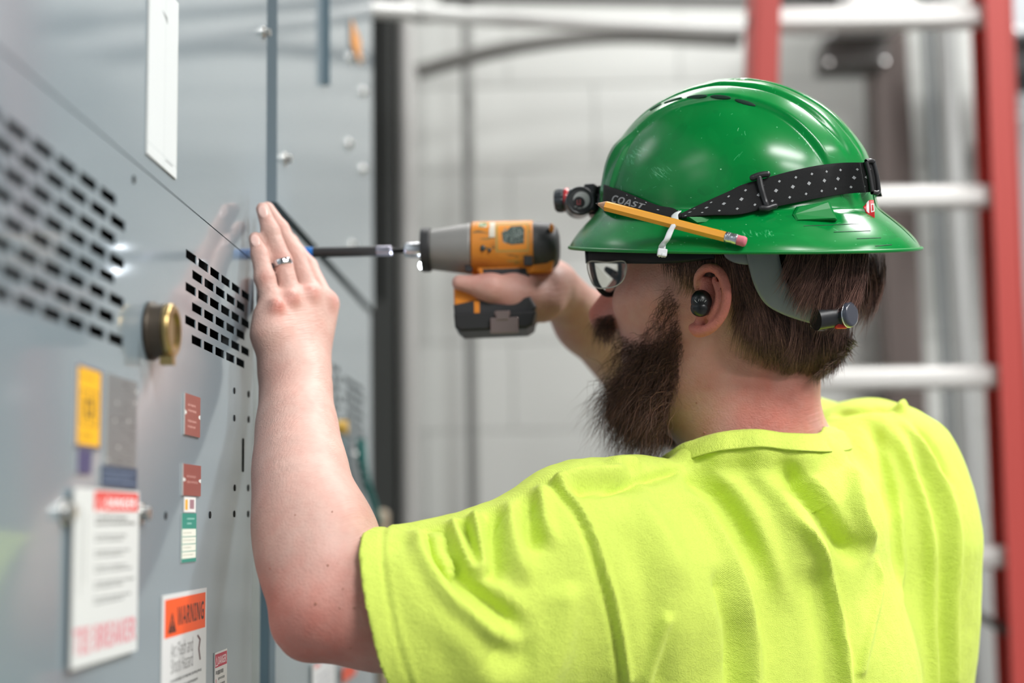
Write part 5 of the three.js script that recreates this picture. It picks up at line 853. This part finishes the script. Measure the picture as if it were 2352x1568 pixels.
// ---------------------------------------------------------------- pencil and zip tie
{
  let zA, zB; { const zc = zOf(onHat(1550, 508)); zA = zc + 0.024; zB = zc - 0.026; let push = -1; for (let i = 0; i <= 20; i++) { const x = lerp(1368, 1714, i / 20), y = lerp(467, 556, i / 20) + 6; push = Math.max(push, lerp(zA, zB, i / 20) - zOf(onHat(x, y, 0, 1.6))); } zA -= push + 0.0062; zB -= push + 0.0062; }
  const A = at(1368, 467, zA), B = at(1714, 556, zB), d = B.clone().sub(A), L = d.length(), X = d.clone().normalize();
  const up = V(0, 1, 0), Z = X.clone().cross(up).normalize(), Y = Z.clone().cross(X), m = frameOf(Y, X, Z.clone().negate(), A);
  const P = thing('pencil', 'yellow hexagonal pencil tucked under the zip tie on the green hat brim', 'pencil', A.clone().add(B).multiplyScalar(0.5)), r = 0.0043;
  const hex = (r0, r1, y0, y1, n = 6) => { const g = new THREE.CylinderGeometry(r1, r0, y1 - y0, n, 1, false).rotateY(0.35).translate(0, (y0 + y1) / 2, 0).applyMatrix4(m); const h = g.toNonIndexed(); h.computeVertexNormals(); return h; };
  const yel = phys(new THREE.Color(0.86, 0.37, 0.035), 0.3, 0, { clearcoat: 0.3 }), wood = std(new THREE.Color(0.46, 0.27, 0.18), 0.75);
  part(P, 'barrel', hex(r, r, L * 0.07, L * 0.87), yel);
  part(P, 'point', hex(0.0011, r * 0.97, L * 0.018, L * 0.071, 12), wood, false, 'sharpened wooden cone');
  part(P, 'lead', hex(0.0003, 0.0011, 0, L * 0.018, 10), std(0x2c2b2c, 0.4));
  const al = std(0xc9cbcf, 0.3, 1);
  const prof = [[L * 0.868, r * 0.5]]; for (let i = 0; i <= 20; i++) prof.push([lerp(L * 0.868, L * 0.946, i / 20), r * (1.0 + ([3, 4, 6, 13, 15, 17].includes(i) ? 0.06 : 0))]); prof.push([L * 0.946, r * 0.5]);
  part(P, 'ferrule', latheAlong(prof, 24, A, X), al); part(P, 'eraser', latheAlong([[L * 0.944, r * 0.93], [L * 0.985, r * 0.97], [L * 0.997, r * 0.8], [L, r * 0.4], [L, 0]], 24, A, X), std(new THREE.Color(0.62, 0.16, 0.2), 0.75));
  // zip tie: a flat band over pencil and brim, with its head below the rim
  const zp = (x, y, off) => onHat(x, y, off, 1.15), Zt = thing('zip_tie', 'white plastic zip tie holding the pencil, its square head below the brim', 'zip tie', zp(1540, 540, 0.01));
  const nyl = phys(0xe6e8ea, 0.35, 0, { transmission: 0.15, thickness: 0.002, specularIntensity: 0.8 });
  const mid = at(1542, 530, lerp(zA, zB, (1542 - 1368) / 346) - 0.0062);
  const C = [[1560, 494, 0.004], [1555, 504, 0.006]].map((q) => zp(...q)).concat([at(1549, 514, zOf(mid) + 0.001), at(1540, 530, zOf(mid) - 0.0002), at(1531, 552, zOf(mid) - 0.001)], [[1525, 572, 0.0035]].map((q) => zp(...q)), [at(1521, 586, zOf(zp(1523, 580, 0.003)) - 0.001)]);
  const l = (dx) => C.map((p) => p.clone().add(V(dx, dx * 0.3, 0)));
  part(Zt, 'band', ribbon(l(-0.0029), l(0.0029), 0.0011, 40, 4, 0.0003), nyl);
  const hp_ = at(1521, 580, zOf(C[C.length - 1]) - 0.001); part(Zt, 'lock_head', [rbox(0.0078, 0.0062, 0.005, 0.001, 2).rotateZ(-0.15).translate(hp_.x, hp_.y, hp_.z), rbox(0.004, 0.0025, 0.006, 0.0006, 1).rotateZ(-0.15).translate(hp_.x + 0.0012, hp_.y - 0.0022, hp_.z)], nyl);
  const under = [hp_.clone().add(V(0, -0.002, -0.003)), hp_.clone().add(V(0.004, 0.004, -0.03)), hp_.clone().add(V(0.012, 0.02, -0.045)), C[0].clone().add(V(0.002, 0.002, -0.006))]; part(Zt, 'loop', tube(under, 0.0012, 20, 6), nyl);
}
// ---------------------------------------------------------------- glasses, earbud, ring
{
  const G = thing('safety_glasses', 'black-rimmed safety glasses with clear side shields on the worker\'s face', 'glasses', hp(0.11, 0.02, 0));
  const bk = phys(new THREE.Color(0.006, 0.008, 0.011), 0.5, 0, { specularIntensity: 0.5 }), clear = phys(new THREE.Color(0.93, 0.93, 0.9), 0.03, 0, { transmission: 1, thickness: 0, ior: 1.45 });
  const zF = 1.262, top = [[1351, 575, zF], [1440, 574, 1.225], [1545, 574, 1.19], [1640, 576, 1.178]].map((a) => at(...a)), bot = [[1352, 603, zF], [1440, 605, 1.225], [1545, 604, 1.19], [1640, 594, 1.178]].map((a) => at(...a));
  part(G, 'temple_arm', ribbon(top, bot, 0.004, 30, 4, 0.0005), bk);
  part(G, 'brow_bar', ribbon([at(1351, 575, zF), at(1400, 577, 1.285), at(1428, 580, 1.305)], [at(1353, 604, zF), at(1400, 604, 1.285), at(1428, 606, 1.305)], 0.004, 12, 3), bk);
  const rim = [[1358, 596, zF], [1363, 628, zF + 0.002], [1372, 655, zF + 0.007], [1386, 672, 1.275], [1402, 676, 1.285], [1415, 667, 1.295], [1423, 645, 1.301], [1425, 615, 1.305], [1424, 596, 1.306]].map((a) => at(...a));
  part(G, 'rim', tube(rim, 0.0026, 50, 10), bk);
  const c = rim.reduce((a, b) => a.add(b.clone()), V()).multiplyScalar(1 / rim.length), lp = [c.x, c.y, c.z], li = []; rim.forEach((p, i) => { lp.push(p.x, p.y, p.z); if (i) li.push(0, i, i + 1); }); const lg = new THREE.BufferGeometry(); lg.setAttribute('position', new THREE.Float32BufferAttribute(lp, 3)); lg.setIndex(li); lg.computeVertexNormals();
  part(G, 'lens', lg, clear);
  // the clear shield at the temple
  const so = [[1350, 604, 1.256], [1395, 602, 1.238], [1436, 602, 1.224], [1438, 622, 1.222], [1431, 643, 1.224], [1416, 656, 1.23], [1395, 661, 1.238], [1368, 659, 1.248], [1356, 640, 1.254]].map((a) => at(...a));
  const sc = so.reduce((a, b) => a.add(b.clone()), V()).multiplyScalar(1 / so.length), sp = [sc.x, sc.y, sc.z], si = []; so.forEach((p, i) => { sp.push(p.x, p.y, p.z); si.push(0, i + 1, (i + 1) % so.length + 1); }); const sg = new THREE.BufferGeometry(); sg.setAttribute('position', new THREE.Float32BufferAttribute(sp, 3)); sg.setIndex(si); sg.computeVertexNormals();
  part(G, 'side_shield', sg, phys(new THREE.Color(0.8, 0.8, 0.76), 0.04, 0, { transmission: 1, thickness: 0, ior: 1.5 }));
  part(G, 'shield_edge', tube(so, 0.0006, 60, 6, true), phys(0xd9d6cf, 0.1, 0, { transmission: 0.5, thickness: 0.002 }));
  // far half, mirrored across the face
  const mir = (p) => { const [f, u, q] = toHead(p); return hp(f, u, -q); };
  part(G, 'far_rim', tube(rim.map(mir), 0.0026, 50, 10), bk); part(G, 'far_temple_arm', ribbon(top.map(mir), bot.map(mir), 0.004, 24, 3), bk);
  part(G, 'bridge', tube([rim[6], hp(0.124, 0.012, 0), mir(rim[6])], 0.0025, 16, 8), bk);

  const e0 = body.hit(1611, 693, 1.1, 1.25) ?? at(1611, 693, 1.18), ec = at(1611, 692, zOf(e0) - 0.004), ax = V(-0.22, 0.0, 0.97).normalize();
  const E = thing('earbud', 'round black earbud with a pale logo in the worker\'s ear', 'earbud', ec), eb = phys(new THREE.Color(0.008, 0.009, 0.01), 0.3);
  part(E, 'housing', new THREE.SphereGeometry(1, 32, 20).scale(0.0088, 0.0098, 0.007).applyMatrix4(frameOf(V(1, 0, 0), V(0, 1, 0), ax, ec)), eb);
  part(E, 'nub', new THREE.SphereGeometry(1, 20, 14).scale(0.0082, 0.0075, 0.0064).translate(ec.x - 0.001, ec.y - 0.0055, ec.z), eb);
  const cap = ec.clone().addScaledVector(ax, 0.0068), arc = []; for (let i = 0; i <= 12; i++) { const a = lerp(3.3, 6.0, i / 12); arc.push(V(cap.x + 0.0048 * Math.cos(a), cap.y + 0.001 + 0.0034 * Math.sin(a), cap.z - 0.0006)); }
  const lm = std(0xb4b6b6, 0.4); part(E, 'logo', [tube(arc, 0.0003, 24, 5), ...[[-0.0018, -0.0008], [0.0, 0.0012], [0.0016, 0.0018]].map(([x, s]) => rodBetween(V(cap.x + x, cap.y - 0.0008, cap.z + 0.0002), V(cap.x + x + 0.0005, cap.y + 0.0012, cap.z + 0.0002), 0.00025, 5))], lm);

  const rp = at(648, 606, 1.2855), rd = at(621, 530, 1.291).sub(at(668, 690, 1.28)).normalize();
  const R = thing('ring', 'shiny silver ring on the third finger of the pressed hand', 'ring', rp), rt = at(632, 562, 1.29).sub(at(664, 672, 1.281)).normalize();
  part(R, 'band', latheAlong([[-0.0028, 0.0089], [-0.0028, 0.0093], [-0.0022, 0.0096], [0, 0.0098], [0.0022, 0.0096], [0.0028, 0.0093], [0.0028, 0.0089], [-0.0028, 0.0089]], 48, rp, rt), std(new THREE.Color(0.62, 0.63, 0.66), 0.14, 1));
}
// ---------------------------------------------------------------- impact driver and its long bit holder
{
  const z = 1.39, mp = z / F, N0 = at(968, 574, z), A = PN.clone().multiplyScalar(-1), U = V(0, 1, 0), S = A.clone().cross(U);      // A towards the cabinet, S away from the viewer's side
  const rear = N0.clone().addScaledVector(A, -319 * mp), m = (d) => d;
  const D = thing('impact_driver', 'worn orange and black cordless impact driver held in the raised hand', 'power tool', rear.clone().add(N0).multiplyScalar(0.5));
  const wear = canvasTex(1024, 512, (c, w, h) => {
    c.fillStyle = '#c87c24'; c.fillRect(0, 0, w, h); const r = rng(41);
    for (let i = 0; i < 60; i++) { c.fillStyle = `rgba(${r() < 0.5 ? '150,80,20' : '232,160,80'},${0.25 * r()})`; c.beginPath(); c.ellipse(r() * w, r() * h, 10 + r() * 70, 6 + r() * 40, r() * 3, 0, 7); c.fill(); }
    for (let i = 0; i < 260; i++) { const x = r() * w, y = r() * h; c.fillStyle = ['#5e6a3a', '#6d5a2c', '#e3a463', '#3c4038', '#9c8f55'][Math.floor(r() * 5)]; c.globalAlpha = 0.5 + 0.4 * r(); c.beginPath(); for (let k = 0; k < 7; k++) c.lineTo(x + (r() - 0.5) * 34, y + (r() - 0.5) * 44); c.fill(); } c.globalAlpha = 1;
  });
  const orange = std(0xffffff, 0.5, 0, { map: wear }), plainO = std(0xd9831f, 0.45), bk = std(new THREE.Color(0.02, 0.02, 0.022), 0.55), grey = std(new THREE.Color(0.26, 0.255, 0.245), 0.55, 0.4), dk = std(new THREE.Color(0.045, 0.045, 0.048), 0.5);
  const la = (p, mat, name, seg = 48) => part(D, name, latheAlong(p.map(([x, r]) => [x * mp, r * mp]), seg, rear, A), mat);
  la([[0, 0], [1, 24], [5, 40], [14, 50], [30, 56], [62, 59]], dk, 'rear_cap');
  const motor = la([[62, 56], [62, 61.5], [66, 62], [198, 62], [203, 60], [203, 50]], orange, 'motor_housing');
  la([[203, 50], [203, 58], [209, 59], [214, 57], [228, 56], [296, 46], [299, 40]], grey, 'gear_case');
  la([[297, 30], [297, 50], [300, 51], [316, 51], [319, 48], [319, 14]], bk, 'nose_ring');
  const chuck = la([[316, 17], [330, 18], [352, 17], [357, 14], [357, 6]], std(new THREE.Color(0.7, 0.71, 0.75), 0.25, 1), 'chuck');
  // raised details of the housing
  const P = (x, y, off = 0) => rear.clone().addScaledVector(A, (1287 - x) * mp).addScaledVector(U, -(y - 574) * mp).addScaledVector(S, -off * mp);
  const fr = frameOf(A.clone().negate(), U, S.clone().negate(), V());
  const patch = (x0, x1, y0, y1, off, mat, name, r = 0.0008, d = 0.003) => part(D, name, rbox((x1 - x0) * mp, (y1 - y0) * mp, d, r, 2).applyMatrix4(frameOf(A.clone().negate(), U, S.clone().negate(), P((x0 + x1) / 2, (y0 + y1) / 2, off))), mat);
  const sgn = S.dot(camera.position.clone().sub(rear)) > 0 ? -1 : 1; if (sgn < 0) throw new Error('side');
  // print and scuffs on the near flank: curved patches on the cylinder
  const curved = (x0, x1, y0, y1, R, tex, name, mat) => { const n = 14, pos = [], uv = [], ix = []; for (let i = 0; i <= n; i++) { const y = lerp(y0, y1, i / n) - 574, w = Math.sqrt(Math.max(1, R * R - y * y)); for (const [k, x] of [x0, x1].entries()) { const p = P(x, y + 574, w); pos.push(p.x, p.y, p.z); uv.push(k, 1 - i / n); } } for (let i = 0; i < n; i++) { const a = i * 2; ix.push(a, a + 2, a + 1, a + 1, a + 2, a + 3); } const g = new THREE.BufferGeometry(); g.setAttribute('position', new THREE.Float32BufferAttribute(pos, 3)); g.setAttribute('uv', new THREE.Float32BufferAttribute(uv, 2)); g.setIndex(ix); g.computeVertexNormals(); return part(D, name, g, mat ?? std(0xffffff, 0.55, 0, { map: tex })); };
  curved(1140, 1217, 522, 596, 62.4, canvasTex(256, 256, (c, w, h) => { c.fillStyle = '#c98a3e'; c.fillRect(0, 0, w, h); c.fillStyle = '#8d8a4a'; c.fillRect(8, 14, w - 16, h - 24); c.fillStyle = '#d6862c'; c.fillRect(18, 26, w - 32, h - 44); const r = rng(21); c.fillStyle = '#3d4a44'; c.beginPath(); c.moveTo(50, 90); c.lineTo(90, 80); c.lineTo(120, 40); c.lineTo(200, 36); c.lineTo(222, 70); c.lineTo(216, 190); c.lineTo(120, 196); c.lineTo(60, 170); c.fill(); for (let i = 0; i < 260; i++) { c.fillStyle = ['#6b7873', '#2d3733', '#8c938f', '#4c5a55'][Math.floor(r() * 4)]; c.fillRect(60 + r() * 150, 50 + r() * 130, 2 + r() * 10, 2 + r() * 7); } }), 'worn_label');
  curved(1127, 1140, 520, 560, 62.5, null, 'label_scrap', std(0xc9c3b4, 0.6)); curved(1096, 1128, 516, 538, 62.5, canvasTex(128, 128, (c, w, h) => { c.fillStyle = '#d3811f'; c.fillRect(0, 0, w, h); const r = rng(2); for (let i = 0; i < 60; i++) { c.fillStyle = ['#5f7a3c', '#b9bcae', '#3f5a36', '#d9a25a'][Math.floor(r() * 4)]; c.beginPath(); for (let k = 0; k < 5; k++) c.lineTo(20 + r() * 90, 20 + r() * 90); c.fill(); } }), 'paint_chip');
  for (const [x, y, r] of [[1112, 585, 6], [1127, 590, 4]]) part(D, 'screw_hole', new THREE.SphereGeometry(r * mp, 16, 10).scale(1, 1.3, 0.5).translate(...P(x, y, 61).toArray()), std(0x23302f, 0.4));
  for (const [x, y, w, h] of [[1268, 540, 9, 24], [1268, 572, 10, 16]]) part(D, 'cap_badge', new THREE.SphereGeometry(1, 18, 12).scale(w * mp / 2 * 1.2, h * mp / 2, 5 * mp).translate(...P(x, y, 43).toArray()), plainO);
  // grip, foot and battery in side view, given thickness across
  const side = (poly, half, mat, name, bevel = 0.004) => { const sh = new THREE.Shape(poly.map(([x, y]) => new THREE.Vector2((1287 - x) * mp, -(y - 574) * mp))); const g = new THREE.ExtrudeGeometry(sh, { depth: 2 * half - 2 * bevel, bevelEnabled: true, bevelSize: bevel * 0.6, bevelThickness: bevel, bevelSegments: 3, curveSegments: 6 }).translate(0, 0, -half + bevel); return part(D, name, g.applyMatrix4(frameOf(A, U, S, rear)), mat); };
  side([[1096, 618], [1268, 612], [1262, 628], [1215, 634], [1206, 640], [1108, 640]], 0.015, plainO, 'lower_housing');
  side([[1112, 630], [1206, 630], [1214, 672], [1208, 706], [1126, 706], [1120, 668]], 0.0155, bk, 'grip', 0.006);
  side([[1102, 632], [1118, 632], [1120, 655], [1106, 652]], 0.006, dk, 'trigger', 0.002);
  side([[1050, 664], [1062, 655], [1088, 658], [1100, 676], [1100, 718], [1050, 722]], 0.0225, plainO, 'foot_front');
  side([[1050, 716], [1100, 706], [1214, 702], [1224, 720], [1214, 740], [1052, 742]], 0.026, bk, 'foot');
  side([[1051, 738], [1224, 736], [1218, 758], [1206, 765], [1062, 768], [1053, 760]], 0.031, std(new THREE.Color(0.012, 0.012, 0.013), 0.5), 'battery');
  patch(1090, 1104, 704, 742, 58, plainO, 'foot_stripe'); patch(1204, 1224, 604, 626, 52, bk, 'selector', 0.001, 0.006); patch(1070, 1086, 614, 634, 30, bk, 'front_vent', 0.001, 0.006);
  // belt clip
  const clipM = std(new THREE.Color(0.3, 0.235, 0.22), 0.35, 0.8);
  part(D, 'belt_clip', [[1137, 1172, 730, 742, 72], [1128, 1190, 746, 782, 80]].map(([x0, x1, y0, y1, o]) => rbox((x1 - x0) * mp, (y1 - y0) * mp, 0.003, 0.001, 2).applyMatrix4(frameOf(A.clone().negate(), U, S.clone().negate(), P((x0 + x1) / 2, (y0 + y1) / 2, o)))).concat([rbox(0.012, 0.009, 0.01, 0.001, 1).applyMatrix4(frameOf(A.clone().negate(), U, S.clone().negate(), P(1155, 742, 74)))]), clipM);
  // three work lights in the nose ring
  const led = new THREE.MeshStandardMaterial({ color: 0xffffff, emissive: new THREE.Color(0.85, 0.92, 1), emissiveIntensity: 40 });
  const ledAt = [[-0.35, -1], [0.95, 0.75], [1.1, -0.5]];
  ledAt.forEach(([sx, sy]) => { const p = rear.clone().addScaledVector(A, 320 * mp).addScaledVector(U, sy * 38 * mp).addScaledVector(S, sx * 30 * mp); part(D, 'led_light', new THREE.SphereGeometry(5.5 * mp, 16, 10).scale(0.8, 1.4, 1).translate(p.x, p.y, p.z), led); });
  const glow = new THREE.SpotLight(new THREE.Color(0.82, 0.9, 1), 0.045, 0, 1.0, 0.6); glow.position.copy(D.worldToLocal(rear.clone().addScaledVector(A, 327 * mp).addScaledVector(U, -34 * mp))); glow.target.position.copy(D.worldToLocal(rear.clone().addScaledVector(A, 600 * mp))); D.add(glow, glow.target); glow.castShadow = true;
  const B = thing('bit_holder', 'long black bit holder with a blue sleeve running from the driver to the cabinet', 'drill bit', N0.clone().addScaledVector(A, 150 * mp));
  const lb = (p, mat, name, seg = 28) => part(B, name, latheAlong(p.map(([x, r]) => [(1287 - x) * mp, r * mp]), seg, rear, A), mat);
  lb([[932, 6], [862, 6]], std(0x161616, 0.35, 0.8), 'shank', 6);
  lb([[900, 4], [900, 10.5], [897, 11.5], [866, 11.5], [863, 10], [863, 4]], std(new THREE.Color(0.45, 0.44, 0.52), 0.25, 0.9), 'collar');
  lb([[864, 6], [864, 12], [716, 12], [716, 6]], std(new THREE.Color(0.02, 0.02, 0.021), 0.45), 'sleeve');
  const reach = (rear.clone().sub(PO).dot(PN) + 0.004) / mp;
  lb([[718, 6], [718, 12.6], [650, 12.6], [646, 9], [646, 3]], std(new THREE.Color(0.01, 0.15, 0.5), 0.35), 'blue_sleeve');
  lb([[648, 4.5], [1287 - reach + 14, 4.5]], std(0x888888, 0.3, 1), 'bit', 6);
  const hex = thing('hex_screw', 'small hex screw under the bit at the cabinet frame, behind the hand', 'screw', rear.clone().addScaledVector(A, (reach - 7) * mp));
  part(hex, 'head', latheAlong([[(reach - 15) * mp, 0], [(reach - 15) * mp, 9 * mp], [(reach - 2) * mp, 9 * mp], [(reach - 2) * mp, 13 * mp], [reach * mp, 13 * mp]], 6, rear, A), M.zinc);
}
renderer.render(scene, camera);
